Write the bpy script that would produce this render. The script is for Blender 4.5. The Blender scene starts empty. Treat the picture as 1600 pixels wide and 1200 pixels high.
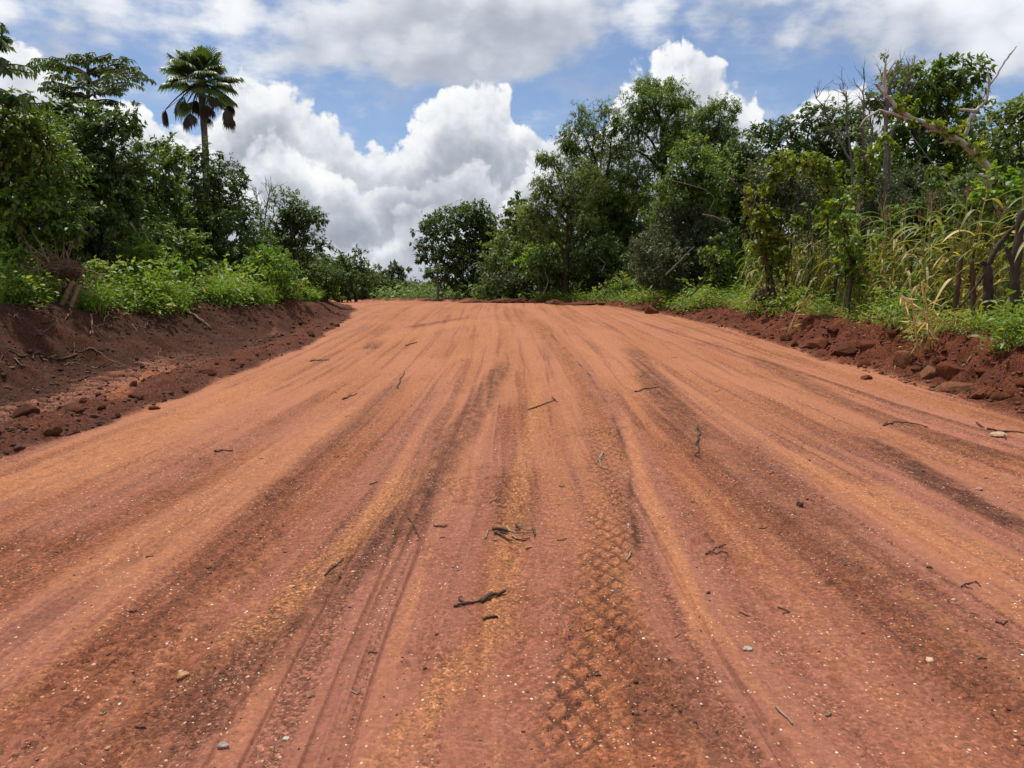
import bpy, math, random
import numpy as np
from mathutils import Vector
R = math.radians
C = bpy.context.scene.collection
scene = bpy.context.scene

# ------------------------------------------------------------------ camera, sky, sun, exposure
FPX, HOR = 1164.0, 462.0
PITCH = math.atan((600.0 - HOR) / FPX)
EYE = 1.6
cam_data = bpy.data.cameras.new('camera')
cam = bpy.data.objects.new('camera', cam_data)
C.objects.link(cam)
cam.location = (0, 0, EYE)
cam.rotation_euler = (R(90) - PITCH, 0, 0)
cam_data.sensor_width = 36.0
cam_data.lens = 36.0 * FPX / 1600.0
cam_data.clip_start = 0.05
cam_data.clip_end = 4000
scene.camera = cam

SUN_EL, SUN_AZ = R(73), R(-36)          # azimuth measured from straight ahead, negative = to the left
SUN = Vector((math.sin(SUN_AZ) * math.cos(SUN_EL), math.cos(SUN_AZ) * math.cos(SUN_EL), math.sin(SUN_EL)))
sl = bpy.data.lights.new('sun', 'SUN')
sl.energy = 4.6
sl.angle = R(0.5)
sl.color = (1.0, 0.95, 0.88)
so = bpy.data.objects.new('sun', sl)
C.objects.link(so)
so.location = (0, 0, 50)
so.rotation_euler = (-SUN).to_track_quat('-Z', 'Y').to_euler()

vs = scene.view_settings
vs.view_transform = 'Standard'
vs.look = 'None'
vs.exposure = 0.0
vs.gamma = 1.0
vs.use_curve_mapping = False
scene.cycles.max_bounces = 6
scene.cycles.diffuse_bounces = 3
scene.cycles.glossy_bounces = 2
scene.cycles.transmission_bounces = 4
scene.cycles.caustics_reflective = False
scene.cycles.caustics_refractive = False


def ray(px, py):
    u, v = (px - 800.0) / FPX, (600.0 - py) / FPX
    cp, sp = math.cos(PITCH), math.sin(PITCH)
    return Vector((u, cp + v * sp, -sp + v * cp))


def at(px, py, Y):                       # the point seen at a pixel of the photo, Y metres ahead
    d = ray(px, py)
    k = Y / d.y
    return Vector((d.x * k, Y, EYE + d.z * k))


def azel(px, py):
    d = ray(px, py).normalized()
    return math.atan2(d.x, d.y), math.asin(d.z)


class NT:
    """small helper that writes node trees"""
    def __init__(s, tree):
        s.t = tree

    def n(s, typ, **kw):
        nd = s.t.nodes.new(typ)
        for k, v in kw.items():
            setattr(nd, k, v)
        return nd

    def put(s, sock, v):
        if isinstance(v, bpy.types.NodeSocket):
            s.t.links.new(v, sock)
        elif v is not None:
            sock.default_value = v

    def m(s, op, a, b=None, c=None, clamp=False):
        nd = s.n('ShaderNodeMath', operation=op, use_clamp=clamp)
        for i, v in enumerate((a, b, c)):
            s.put(nd.inputs[i], v)
        return nd.outputs[0]

    def v(s, op, a, b=None, c=None, out=0):
        nd = s.n('ShaderNodeVectorMath', operation=op)
        s.put(nd.inputs[0], a)
        s.put(nd.inputs[1], b)
        if c is not None:
            s.put(nd.inputs[2], c)
        return nd.outputs[out]

    def noise(s, vec, scale, detail=4, rough=0.5, out=0, lac=2.0):
        nd = s.n('ShaderNodeTexNoise')
        s.put(nd.inputs['Vector'], vec)
        nd.inputs['Scale'].default_value = scale
        nd.inputs['Detail'].default_value = detail
        nd.inputs['Roughness'].default_value = rough
        nd.inputs['Lacunarity'].default_value = lac
        return nd.outputs[out]

    def vor(s, vec, scale, out='Distance', feature='F1', rand=1.0):
        nd = s.n('ShaderNodeTexVoronoi', feature=feature)
        s.put(nd.inputs['Vector'], vec)
        nd.inputs['Scale'].default_value = scale
        nd.inputs['Randomness'].default_value = rand
        return nd.outputs[out]

    def ss(s, x, a, b, lo=0.0, hi=1.0, interp='SMOOTHSTEP'):
        nd = s.n('ShaderNodeMapRange', interpolation_type=interp)
        s.put(nd.inputs[0], x)
        for i, v in enumerate((a, b, lo, hi)):
            s.put(nd.inputs[1 + i], v)
        return nd.outputs[0]

    def ramp(s, fac, stops, interp='LINEAR'):
        nd = s.n('ShaderNodeValToRGB')
        s.put(nd.inputs[0], fac)
        e = nd.color_ramp.elements
        nd.color_ramp.interpolation = interp
        while len(e) < len(stops):
            e.new(0.5)
        for el, (p, c) in zip(e, stops):
            el.position = p
            el.color = (*c, 1)
        return nd.outputs[0]

    def mix(s, fac, a, b, blend='MIX'):
        nd = s.n('ShaderNodeMix', data_type='RGBA', blend_type=blend)
        s.put(nd.inputs[0], fac)
        for i, v in ((6, a), (7, b)):
            if isinstance(v, tuple):
                v = (*v[:3], 1)
            s.put(nd.inputs[i], v)
        return nd.outputs[2]


# ---- world: Nishita sky with cumulus and a higher soft layer, both laid out by direction
WSTR = 0.1
world = bpy.data.worlds.new('World')
scene.world = world
world.use_nodes = True
wt = world.node_tree
wt.nodes.clear()

# outline of the cumulus tops and of the underside of the higher veil, as directions read off the photo
TOPS = [(-60, 70), (0, 82), (60, 75), (100, 95), (150, 135), (185, 150), (215, 150), (255, 190), (335, 165), (365, 112), (400, 95),
        (440, 130), (490, 168), (540, 182), (562, 212), (600, 215), (640, 190), (672, 166), (690, 132), (742, 114),
        (778, 124), (800, 150), (815, 184), (850, 196), (880, 186), (915, 200), (945, 180), (966, 130), (990, 84),
        (1045, 60), (1098, 72), (1145, 116), (1185, 150), (1208, 200), (1236, 165), (1272, 112), (1312, 100),
        (1356, 116), (1405, 150), (1500, 185), (1660, 170)]
HEADS = [(-60, 200), (60, 190), (150, 225), (230, 235), (290, 215), (350, 245), (420, 215), (480, 225), (540, 265), (590, 300), (640, 275), (690, 262), (740, 250),
         (790, 275), (840, 240), (890, 262), (940, 300), (1050, 200), (1120, 215), (1200, 260), (1300, 220), (1400, 230), (1660, 240)]
LOW = [(-60, 300), (100, 310), (250, 300), (330, 285), (400, 305), (470, 345), (530, 372), (570, 378), (620, 345), (680, 320), (740, 335), (800, 310), (860, 330), (1000, 320), (1660, 320)]
VEIL = [(-60, 90), (0, 100), (150, 92), (330, 118), (440, 105), (520, 92), (580, 104), (640, 126), (700, 132), (750, 112),
        (820, 95), (900, 72), (1000, 62), (1100, 36), (1190, 36), (1212, 78), (1250, 106), (1300, 90), (1400, 72),
        (1500, 128), (1600, 130), (1660, 120)]
AZ0, AZ1, EL1 = -0.8, 0.8, 0.5

h = NT(wt)


def curve(x, pts):
    nd = h.n('ShaderNodeFloatCurve')
    h.put(nd.inputs[1], x)
    cv = nd.mapping.curves[0]
    q = sorted(((azel(a, b)[0] - AZ0) / (AZ1 - AZ0), azel(a, b)[1] / EL1) for a, b in pts)
    q = [(0.0, q[0][1])] + q + [(1.0, q[-1][1])]
    while len(cv.points) < len(q):
        cv.points.new(0.5, 0.5)
    for p, (a, b) in zip(cv.points, q):
        p.location = (a, b)
        p.handle_type = 'AUTO_CLAMPED'
    nd.mapping.update()
    return h.m('MULTIPLY', nd.outputs[0], EL1)


def split(vec):
    sp = h.n('ShaderNodeSeparateXYZ')
    h.put(sp.inputs[0], vec)
    return sp.outputs


tc = h.n('ShaderNodeTexCoord')
sx, sy, sz = split(tc.outputs['Generated'])
az, el = h.m('ARCTAN2', sx, sy), h.m('ARCSINE', sz)
comb = h.n('ShaderNodeCombineXYZ')
h.put(comb.inputs[0], az)
h.put(comb.inputs[1], el)
P = comb.outputs[0]
sky = h.n('ShaderNodeTexSky', sky_type='NISHITA')
sky.sun_disc = False
sky.sun_elevation = SUN_EL
sky.sun_rotation = SUN_AZ
sky.altitude = 100
sky.air_density = 1.0
sky.dust_density = 0.4
sky.ozone_density = 2.6
skyc = h.mix(1.0, sky.outputs[0], (1.12, 1.10, 1.16), 'MULTIPLY')
# heaped clouds
warp = h.v('SUBTRACT', h.noise(P, 13, 3, 0.5, out=1), (0.5, 0.5, 0.5))
Q = h.v('MULTIPLY_ADD', warp, (0.03, 0.03, 0), P)
qx, qy, qz = split(Q)
field = h.m('MULTIPLY', h.m('SUBTRACT', curve(h.ss(qx, AZ0, AZ1, interp='LINEAR'), TOPS), qy), 13.0)
field = h.m('MINIMUM', field, 1.2)


def heap(off, fine):
    V = Q if off is None else h.v('ADD', Q, (*off, 0))
    d = h.m('MULTIPLY', h.m('SUBTRACT', h.noise(V, 15, 8 if fine else 4, 0.6), 0.5), 1.5)
    d = h.m('MULTIPLY_ADD', h.m('SUBTRACT', 0.42, h.vor(V, 21)), 0.40, d)
    d = h.m('MULTIPLY_ADD', h.m('SUBTRACT', 0.42, h.vor(V, 52)), 0.20, d)
    if fine:
        d = h.m('MULTIPLY_ADD', h.m('SUBTRACT', 0.42, h.vor(V, 120)), 0.10, d)
    return d


OFF = (-0.005, 0.013)
t0, t1 = heap(None, True), heap(OFF, True)
d0 = h.m('ADD', field, t0)
ca = h.ss(d0, 0.0, 0.16)
lit = h.m('MULTIPLY', h.m('SUBTRACT', t0, t1), 1.0)
big = h.noise(h.v('MULTIPLY', P, (1, 1.3, 1)), 9, 2, 0.5)
lit = h.m('ADD', lit, h.m('MULTIPLY', h.m('SUBTRACT', big, 0.5), 1.3))
lit = h.m('ADD', lit, h.ss(d0, 0.0, 1.3, 0.55, -0.16))
for pts, gain in ((HEADS, .40), (LOW, .34)):
    f2 = h.m('MULTIPLY_ADD', t0, 1.1, h.m('MULTIPLY', h.m('SUBTRACT', curve(h.ss(qx, AZ0, AZ1, interp='LINEAR'), pts), qy), 17.0))
    rim = h.m('MULTIPLY', h.ss(f2, -0.15, 0.3), h.ss(f2, 0.05, 1.1, gain, -0.10))
    under = h.m('MULTIPLY', h.ss(f2, -0.9, -0.05), h.ss(f2, -0.05, 0.08, -0.22, 0.0))
    lit = h.m('ADD', lit, h.m('ADD', rim, under))
lit = h.ss(lit, -0.75, 0.75, interp='LINEAR')
ccol = h.ramp(lit, [(0.0, (0.33, 0.37, 0.44)), (0.30, (0.44, 0.48, 0.55)), (0.55, (0.62, 0.65, 0.71)), (0.78, (0.88, 0.90, 0.93)), (1.0, (1.0, 1.0, 1.0))])
# higher soft veil; its noise also breaks up the cover over the rest of the dome
fy = h.m('MULTIPLY', h.m('SUBTRACT', qy, curve(h.ss(qx, AZ0, AZ1, interp='LINEAR'), VEIL)), 10.0)
fy = h.m('MINIMUM', fy, 0.55)
n2 = h.noise(h.v('MULTIPLY', P, (0.75, 1.5, 1)), 8.5, 7, 0.58)
puff = h.m('SUBTRACT', 0.42, h.vor(Q, 26))
s0 = h.m('MULTIPLY_ADD', h.m('SUBTRACT', n2, 0.5), 5.0, h.m('MULTIPLY_ADD', puff, 0.7, fy))
wisp = h.ss(h.noise(h.v('MULTIPLY', Q, (0.8, 2.2, 1)), 10, 6, 0.62), .42, .72)
bc = azel(725, 52)
bel = h.v('LENGTH', h.v('MULTIPLY', h.v('SUBTRACT', Q, (bc[0], bc[1], 0)), (FPX / 205, FPX / 78, 0)), out=1)
br_ = azel(1440, 55)
ber = h.v('LENGTH', h.v('MULTIPLY', h.v('SUBTRACT', Q, (br_[0], br_[1], 0)), (FPX / 230, FPX / 70, 0)), out=1)
s0 = h.m('ADD', s0, h.m('ADD', h.ss(bel, 0.5, 1.25, 1.3, 0.0), h.ss(ber, 0.3, 1.2, .8, 0.0)))
sa = h.m('MULTIPLY', h.ss(s0, -0.45, 0.75), 0.95)
sa = h.m('MAXIMUM', sa, h.m('MULTIPLY', wisp, .42))
n3 = h.noise(P, 7.0, 3, 0.5)
slit = h.m('ADD', h.ss(fy, 0.0, 0.75, -0.12, 0.22), h.m('ADD', h.m('MULTIPLY_ADD', puff, .30, n3), h.m('MULTIPLY', h.m('SUBTRACT', n2, .32), 1.0)))
scol = h.ramp(h.ss(slit, 0.30, 1.0, interp='LINEAR'), [(0.0, (0.44, 0.48, 0.55)), (0.4, (0.60, 0.64, 0.72)), (0.75, (0.84, 0.87, 0.92)), (1.0, (0.97, 0.98, 1.0))])
scol = h.mix(h.m('MULTIPLY', h.ss(bel, 0.35, 1.15, .78, 0.0), h.ss(n2, .62, .36, .45, 1.0)), scol, (.40, .435, .505))
K = (1 / WSTR,) * 3
c1 = h.mix(sa, skyc, h.mix(1.0, scol, K, 'MULTIPLY'))
c2 = h.mix(ca, c1, h.mix(1.0, ccol, K, 'MULTIPLY'))
bg = h.n('ShaderNodeBackground')
h.put(bg.inputs[0], c2)
bg.inputs[1].default_value = WSTR
wo = h.n('ShaderNodeOutputWorld')
wt.links.new(bg.outputs[0], wo.inputs[0])
world.cycles.sampling_method = 'NONE'

# ------------------------------------------------------------------ mesh and noise helpers
def tag(o, label=None, cat=None, group=None, kind=None):
    for k, v in (('label', label), ('category', cat), ('group', group), ('kind', kind)):
        if v:
            o[k] = v
    return o


def nmesh(name, V, F, mat, parent=None, attrs=None, smooth=False, loc=None):
    """V (n,3), F list of (m,k) index arrays -> linked mesh object; attrs: name -> (n,) or (n,4) per point"""
    if not isinstance(F, (list, tuple)):
        F = [F]
    F = [f for f in F if len(f)]
    V = np.asarray(V, dtype=np.float32).reshape(-1, 3)
    if loc is not None:
        V = V - np.asarray(loc, dtype=np.float32)
    me = bpy.data.meshes.new(name)
    me.vertices.add(len(V))
    me.vertices.foreach_set('co', V.ravel())
    idx = np.concatenate([np.asarray(f, dtype=np.int32).ravel() for f in F])
    cnt = np.concatenate([np.full(len(f), np.asarray(f).shape[1], dtype=np.int32) for f in F])
    st = np.concatenate([[0], np.cumsum(cnt)[:-1]]).astype(np.int32)
    me.loops.add(len(idx))
    me.loops.foreach_set('vertex_index', idx)
    me.polygons.add(len(cnt))
    me.polygons.foreach_set('loop_start', st)
    if smooth:
        me.polygons.foreach_set('use_smooth', np.ones(len(cnt), dtype=bool))
    for k, a in (attrs or {}).items():
        a = np.asarray(a, dtype=np.float32)
        if a.ndim == 1:
            me.attributes.new(k, 'FLOAT', 'POINT').data.foreach_set('value', a)
        else:
            me.attributes.new(k, 'FLOAT_COLOR', 'POINT').data.foreach_set('color', a.ravel())
    me.update(calc_edges=True)
    me.materials.append(mat)
    o = bpy.data.objects.new(name, me)
    C.objects.link(o)
    if parent is not None:
        o.parent = parent
    elif loc is not None:
        o.location = loc
    return o


def empty(name, loc, label=None, cat=None, group=None):
    o = bpy.data.objects.new(name, None)
    o.empty_display_size = 0.3
    C.objects.link(o)
    o.location = loc
    return tag(o, label, cat, group)


_prng = np.random.default_rng(11)
_perm = np.tile(_prng.permutation(512), 3).astype(np.int32)
_ga = _prng.random(512) * 2 * np.pi
_gx, _gy = np.cos(_ga), np.sin(_ga)


def pn(x, y, seed=0):
    x = np.asarray(x, dtype=np.float64) + seed * 17.31
    y = np.asarray(y, dtype=np.float64) + seed * 9.73
    xi, yi = np.floor(x).astype(np.int64), np.floor(y).astype(np.int64)
    xf, yf = x - xi, y - yi
    u, v = xf * xf * xf * (xf * (xf * 6 - 15) + 10), yf * yf * yf * (yf * (yf * 6 - 15) + 10)

    def g(ix, iy, dx, dy):
        k = _perm[_perm[(xi + ix) & 511] + ((yi + iy) & 511)] & 511
        return _gx[k] * dx + _gy[k] * dy
    a, b = g(0, 0, xf, yf), g(1, 0, xf - 1, yf)
    c, d = g(0, 1, xf, yf - 1), g(1, 1, xf - 1, yf - 1)
    return ((a + (b - a) * u) * (1 - v) + (c + (d - c) * u) * v) * 1.5


def fbm(x, y, octv=4, seed=0, gain=0.5, lac=2.03):
    s, a, t = 0.0, 1.0, 0.0
    for i in range(octv):
        s = s + a * pn(x * lac ** i, y * lac ** i, seed + i * 3)
        t += a
        a *= gain
    return s / t


def sst(t):
    t = np.clip(t, 0, 1)
    return t * t * (3 - 2 * t)


# ------------------------------------------------------------------ terrain
_yy = np.linspace(-40, 900, 9401)


def _smooth(k, v, w=4.0):
    a = np.interp(_yy, k, v)
    n = int(w / 0.1) | 1
    ker = np.hanning(n + 2)[1:-1]
    return np.convolve(np.pad(a, n // 2, mode='edge'), ker / ker.sum(), mode='valid')


_XL = _smooth([-40, 18, 25, 32, 45, 65, 100, 400, 900], [-5.0, -5.0, -5.6, -6.6, -11, -24, -55, -320, -800])
_XR = _smooth([-40, 20, 27, 33, 40, 50, 65, 100, 400, 900], [6.5, 6.6, 6.0, 4.8, 2.0, -4, -14, -42, -290, -760])


def xl(y): return np.interp(y, _yy, _XL)
def xr(y): return np.interp(y, _yy, _XR)
def prof(y): return 1.2 * sst((np.asarray(y, dtype=np.float64) - 5) / 35.0) - 0.35 * sst((np.asarray(y) - 55) / 60.0)


def base(x, y):
    """road, ridge of graded soil, banks and plateau; returns height and the lateral coordinates"""
    x, y = np.asarray(x, dtype=np.float64), np.asarray(y, dtype=np.float64)
    z = prof(y)
    sL = xl(y) - x + 0.22 * pn(y * 0.45, y * 0 + 3.3, 5) + 0.10 * pn(y * 1.7, y * 0, 6)
    sR = x - xr(y) + 0.25 * pn(y * 0.5, y * 0 + 1.3, 7) + 0.12 * pn(y * 1.6, y * 0, 8)
    far = sst((y - 17) / 10.0)
    # left
    b0, b1 = 2.3 - 1.9 * far, 4.7 - 3.1 * far
    zl = np.maximum(1.36 + 0.15 * pn(y * 0.42, y * 0, 9) + .10 * pn(y * 1.5, x * .4, 15), z + 0.28) + 0.03 * np.clip(sL - b1, 0, 30)
    zl = zl - 0.5 * sst((y - 60) / 60)
    tL = sst((sL + .30 * pn(y * .8, x * .6, 16) + .14 * pn(y * 2.2, x * 1.5, 17) - b0) / (b1 - b0))
    ridge = 0.19 * np.exp(-((sL - 0.60) / 0.34) ** 2) * (1 - far) * (0.9 + 0.45 * pn(y * 0.7, y * 0, 10))
    ditch = -0.05 * np.exp(-((sL - 1.6) / 0.5) ** 2) * (1 - far)
    # right
    zr = np.minimum(0.66 + 0.0195 * np.clip(y, 0, 33), 1.3)
    zr = np.maximum(zr, z + 0.18) + 0.07 * pn(y * 0.4, y * 0, 12) + 0.02 * np.clip(sR - 1.8, 0, 30)
    zr = zr - 0.5 * sst((y - 60) / 60)
    c = 0.42 + 0.22 * pn(y * 0.8, x * 0.2, 13) + .10 * pn(y * 2.3, x * .3, 14)
    tR = sst((sR - c) / 1.05) * .86 + .14 * sst(sR / .8)
    zz = z + ridge + ditch
    zz = zz + (zl - zz) * tL
    zz = zz + (zr - zz) * tR
    return zz, sL, sR, tL, tR


def gp(px, py):
    """point of the bare ground seen at a pixel of the photo"""
    d = ray(px, py)
    ys = np.concatenate([np.linspace(1.2, 12, 2200), np.linspace(12.01, 70, 3000)])
    xs, zs = d.x / d.y * ys, EYE + d.z / d.y * ys
    hit = np.nonzero(zs <= base(xs, ys)[0])[0]
    i = hit[0] if len(hit) else len(ys) - 1
    return float(xs[i]), float(ys[i])


def path(pts):
    q = np.array([gp(*p) for p in pts])
    return q[np.argsort(q[:, 1])]


# soil colours (albedo)
RED, ORANGE, PINK, DARK = (.222, .075, .035), (.356, .144, .062), (.262, .102, .064), (.100, .035, .018)
YELLOW, MOIST, BERM, PALE = (.385, .162, .064), (.068, .024, .011), (.150, .043, .019), (.32, .122, .074)
# strips along the road: pixels of the middle line, half width in metres (near, far), colour, strength, height
STRIPS = [
    ([(785, 570), (745, 640), (690, 720), (640, 800), (560, 870), (430, 990), (300, 1110), (200, 1195)], .20, DARK, .62, .012),
    ([(650, 735), (590, 800), (520, 870), (440, 945), (390, 1000)], .13, YELLOW, .6, -.004),
    ([(840, 600), (822, 700), (808, 800), (795, 880), (785, 980), (740, 1020), (600, 1195)], .09, YELLOW, .55, .0),
    ([(985, 545), (1010, 580), (1060, 650), (1100, 690)], .24, DARK, .6, .01),
    ([(1140, 700), (1210, 760), (1300, 850), (1420, 960), (1560, 1100)], .30, DARK, .42, .006),
    ([(1340, 680), (1420, 725), (1500, 775), (1600, 832)], .16, DARK, .92, .014),
    ([(985, 1000), (1040, 1080), (1130, 1195)], .15, DARK, .62, .012),
    ([(905, 570), (960, 640), (1020, 740), (1075, 850), (1120, 950)], .17, PINK, .75, -.008),
    ([(880, 760), (870, 850), (850, 950), (820, 1080), (800, 1190)], .22, PINK, .62, -.006),
    ([(1180, 880), (1250, 990), (1380, 1120), (1450, 1190)], .40, PINK, .70, -.008),
    ([(500, 640), (350, 700), (200, 765), (60, 830)], .30, PINK, .55, -.01),
    ([(560, 640), (420, 720), (250, 830), (120, 920)], .22, ORANGE, .55, .008),
    ([(430, 590), (300, 650), (120, 730), (0, 775)], .40, ORANGE, .75, .006),
    ([(620, 600), (520, 690), (380, 830), (200, 1000)], .16, DARK, .35, .008),
    ([(700, 600), (620, 690), (500, 810), (330, 990)], .14, PINK, .45, -.005),
    ([(560, 545), (650, 520), (740, 500)], .5, ORANGE, .6, .01),
    ([(730, 560), (760, 530), (790, 500)], .35, ORANGE, .5, .0),
    ([(1000, 510), (1120, 550), (1250, 595), (1400, 648), (1580, 705)], .11, PALE, .75, -.02),
    ([(1010, 500), (1120, 532), (1250, 570), (1400, 620), (1580, 672)], .11, PALE, .75, -.02),
    ([(1005, 505), (1120, 541), (1250, 583), (1400, 634), (1580, 688)], .08, DARK, .55, .02),
    ([(1180, 560), (1300, 620), (1420, 670), (1560, 720)], .22, DARK, .55, .016),
    ([(1250, 720), (1400, 800), (1600, 920)], .28, ORANGE, .6, .0),
    ([(1000, 640), (985, 600), (960, 570), (900, 540)], .12, ORANGE, .5, .006),
    ([(975, 650), (1010, 760), (1060, 880), (1100, 1000)], .07, ORANGE, .8, .004),
    ([(590, 535), (575, 545)], .25, DARK, .75, -.03),
    ([(640, 512), (720, 498)], .28, DARK, .6, .02),
]
STRIPS = [(path(p), w, c, k, dz) for p, w, c, k, dz in STRIPS]
TREAD = path([(830, 500), (870, 543), (905, 585), (930, 630), (944, 680), (950, 740), (950, 830), (945, 920), (935, 1000), (920, 1100), (905, 1195)])
SMEAR = path([(165, 618), (200, 602), (245, 585), (290, 572)])
TRACKR = path([(1060, 480), (1100, 498), (1150, 520), (1180, 540)])


def band(x, y, pts, soft=1.0):
    yy = pts[:, 1]
    xc = np.interp(y, yy, pts[:, 0])
    ends = sst((y - yy[0] + .35) / .7) * sst((yy[-1] + 1.2 - y) / 2.4)
    return x - xc, ends


def terrain(x, y, colour=True):
    z, sL, sR, tL, tR = base(x, y)
    onroad = sst((sL + .05) / -.25) * sst((sR + .05) / -.3)
    leftsoil = sst((sL + .10) / .22)
    rightsoil = sst((sR + .10) / .35)
    bank = np.maximum(leftsoil, rightsoil)
    # ---- relief
    lump = fbm(x * 1.3, y * 1.3, 4, 20)
    gul = sst((fbm(x * .9, y * 2.4, 3, 27) - .08) / .25) * sst((sL - 2.0) / .8) * (tL < .98)
    z = z + bank * (0.10 * lump + 0.060 * fbm(x * 5.0, y * 5.0, 4, 24, .58)) - gul * .07
    ridged = 1 - np.abs(fbm(x * 2.1, y * 2.1 + 7, 3, 31)) * 2.2
    z = z + rightsoil * np.exp(-((sR - .9) / .7) ** 2) * (0.17 * (ridged - .45) + .075 * fbm(x * 6, y * 6, 4, 33, .6))
    z = z + leftsoil * np.exp(-((sL - .75) / .5) ** 2) * .05 * fbm(x * 8, y * 8, 3, 35)
    near = sst((22 - y) / 10)
    xs = x + .10 * np.sin(y * .21 + 1) + .05 * pn(y * .3, y * 0 + 4, 41) + .015 * y
    streak = fbm(xs * 1.5, y * .055, 3, 40)
    streak2 = fbm(xs * 4.6, y * .085, 3, 45)
    streak3 = fbm(xs * 12.5, y * .19, 3, 47)
    streak4 = fbm(xs * 30, y * .7, 2, 49)
    fine = fbm(x * 14, y * 14, 4, 50, .6)
    grain = fbm(x * 38, y * 34, 3, 52, .6)
    fs = 1 - .74 * sst((y - 5) / 11)
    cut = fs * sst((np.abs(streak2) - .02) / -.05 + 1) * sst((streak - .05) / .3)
    z = z + onroad * (.016 * streak + .014 * streak2 + .009 * streak3 + .003 * streak4 + .006 * fine + .0035 * grain * sst((12 - y) / 6))
    z = z - onroad * .014 * cut
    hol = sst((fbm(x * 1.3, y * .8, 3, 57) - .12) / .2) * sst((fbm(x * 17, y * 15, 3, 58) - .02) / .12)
    z = z - onroad * .011 * hol
    z = z + onroad * 0.03 * fbm(x * .45, y * .22, 2, 55) * sst((y - 3) / 5)
    R_ = {}
    col = None
    if colour:
        a = sst(.5 + 1.9 * streak + .5 * streak3)[..., None]
        patch = fbm(x * .9, y * .30, 4, 60)
        w1 = sst((streak2 + .35 * streak3 + .25 * patch - .02) / .30)[..., None]
        w2 = sst((-streak2 + .45 * streak3 + .3 * patch - .06) / .30)[..., None]
        w3 = sst((streak3 + .5 * patch - .12) / .22)[..., None]
        col = np.array(RED) * (1 - a) + np.array(PINK) * a
        col = col + (np.array(ORANGE) - col) * (.52 * w1 * fs[..., None])
        col = col + (np.array(DARK) - col) * (.20 * w2 + .13 * w3 * (1 - w1)) * fs[..., None]
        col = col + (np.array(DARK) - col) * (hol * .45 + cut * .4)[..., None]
        pp = sst((fbm(x * .55 + 4, y * .22, 3, 62) - .06) / .22)[..., None]
        col = col + (np.array(PINK) * 1.04 - col) * pp * .55
        gr = .50 + .45 * w2[..., 0] + .3 * w3[..., 0] - .35 * a[..., 0] * (1 - w2[..., 0]) - .30 * pp[..., 0]
        fr = (sst((y - 4.5) / 9) * .55)[..., None]
        col = col + (np.array(ORANGE) * 1.06 - col) * fr * (1 - .55 * w2)
    wob = 0.35 * fbm(x * 1.1, y * .7, 3, 70)
    for pts, w, c, k, dz in STRIPS:
        dx, ends = band(x, y, pts)
        wn = w * (1 + .25 * fbm(y * .9, y * 0 + w * 50, 2, 71))
        m = np.exp(-np.abs(dx / wn + .55 * wob + .22 * streak3 + .18 * fine) ** 4.5) * ends * onroad
        m = m * np.clip(.85 + .55 * streak3 + .8 * fbm(x * 9, y * 4, 3, 74), .12, 1.25)
        z = z + dz * np.clip(m, 0, 1)
        if colour:
            gr = gr + np.clip(m * k, 0, 1) * ((.95 if c is DARK or c is YELLOW else .12) - gr)
            mm = np.clip(m * k * 1.08, 0, 1)[..., None]
            col = col + (np.array(c) - col) * mm
    # ---- the tyre print: a net of grooves
    dx, ends = band(x, y, TREAD)
    u = dx + .02 * fine + .02 * fbm(x * 3, y * 3, 2, 82)
    inside = np.exp(-np.abs(u / .19 + .25 * fbm(x * 2, y * 2, 2, 84)) ** 4) * ends * onroad * sst(np.abs(y) * 4)
    vv = y + .035 * fbm(x * 7, y * 7, 2, 80)
    pw = .115
    g1 = np.abs(((u / pw + vv / .19) % 1.0) - .5) * 2
    g2 = np.abs(((u / pw - vv / .19) % 1.0) - .5) * 2
    groove = np.maximum(sst((g1 - .66) / .22), sst((g2 - .66) / .22))
    fade = np.clip(.72 + 1.2 * fbm(x * 4, y * 1.6, 3, 83), .25, 1)
    z = z + inside * (-.004 - .011 * groove * fade + .004)
    edge = np.exp(-((u - .185 + .02 * fine) / .022) ** 2) * ends * onroad
    z = z + edge * .016 * np.clip(.6 + fbm(x * 5, y * 5, 3, 85), 0, 1.5)
    if colour:
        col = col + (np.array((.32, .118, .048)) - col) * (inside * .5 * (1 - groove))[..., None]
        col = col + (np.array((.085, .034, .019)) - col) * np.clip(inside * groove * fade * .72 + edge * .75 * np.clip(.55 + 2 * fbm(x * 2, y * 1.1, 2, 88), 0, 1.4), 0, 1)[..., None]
    # ---- crawler print on the left strip and on the right shoulder
    q = sL - (1.62 + .085 * np.clip(y - 9.6, 0, 9))
    inl = np.exp(-np.abs(q / .42) ** 6) * sst((17.5 - y) / 3) * leftsoil
    rib = sst((np.abs((((y + .5 * q) / .40) % 1.0) - .5) * 2 - .35) / .3)
    z = z + inl * (.050 * rib - .02)
    dxr, endr = band(x, y, TRACKR)
    inr = np.exp(-np.abs(dxr / .28) ** 6) * endr
    ribr = sst((np.abs(((y / .30) % 1.0) - .5) * 2 - .5) / .3)
    z = z + inr * (.05 * ribr - .02)
    if colour:
        # left: dark moist topsoil, redder loose ridge next to the road, dry smears
        lm = fbm(x * 1.1, y * 1.1, 4, 90)
        lc = np.array(MOIST) * (1 + .55 * lm[..., None])
        ridge = np.exp(-((sL - .55) / .55) ** 2)[..., None]
        lc = lc + (np.array((.150, .045, .021)) - lc) * ridge * .75
        sm = sst((fbm(x * 1.6 + 3, y * .5, 3, 94) - .12) / .2) * np.exp(-((sL - 1.35) / .35) ** 2)
        lc = lc + (np.array((.24, .09, .05)) - lc) * (sm * .8)[..., None]
        dxs, ends_ = band(x, y, SMEAR)
        sp = np.exp(-np.abs(dxs / .30 + .5 * fbm(x * 2.5, y * 2, 3, 96)) ** 4) * ends_
        lc = lc + (np.array((.36, .130, .060)) - lc) * (sp * .9)[..., None]
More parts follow.
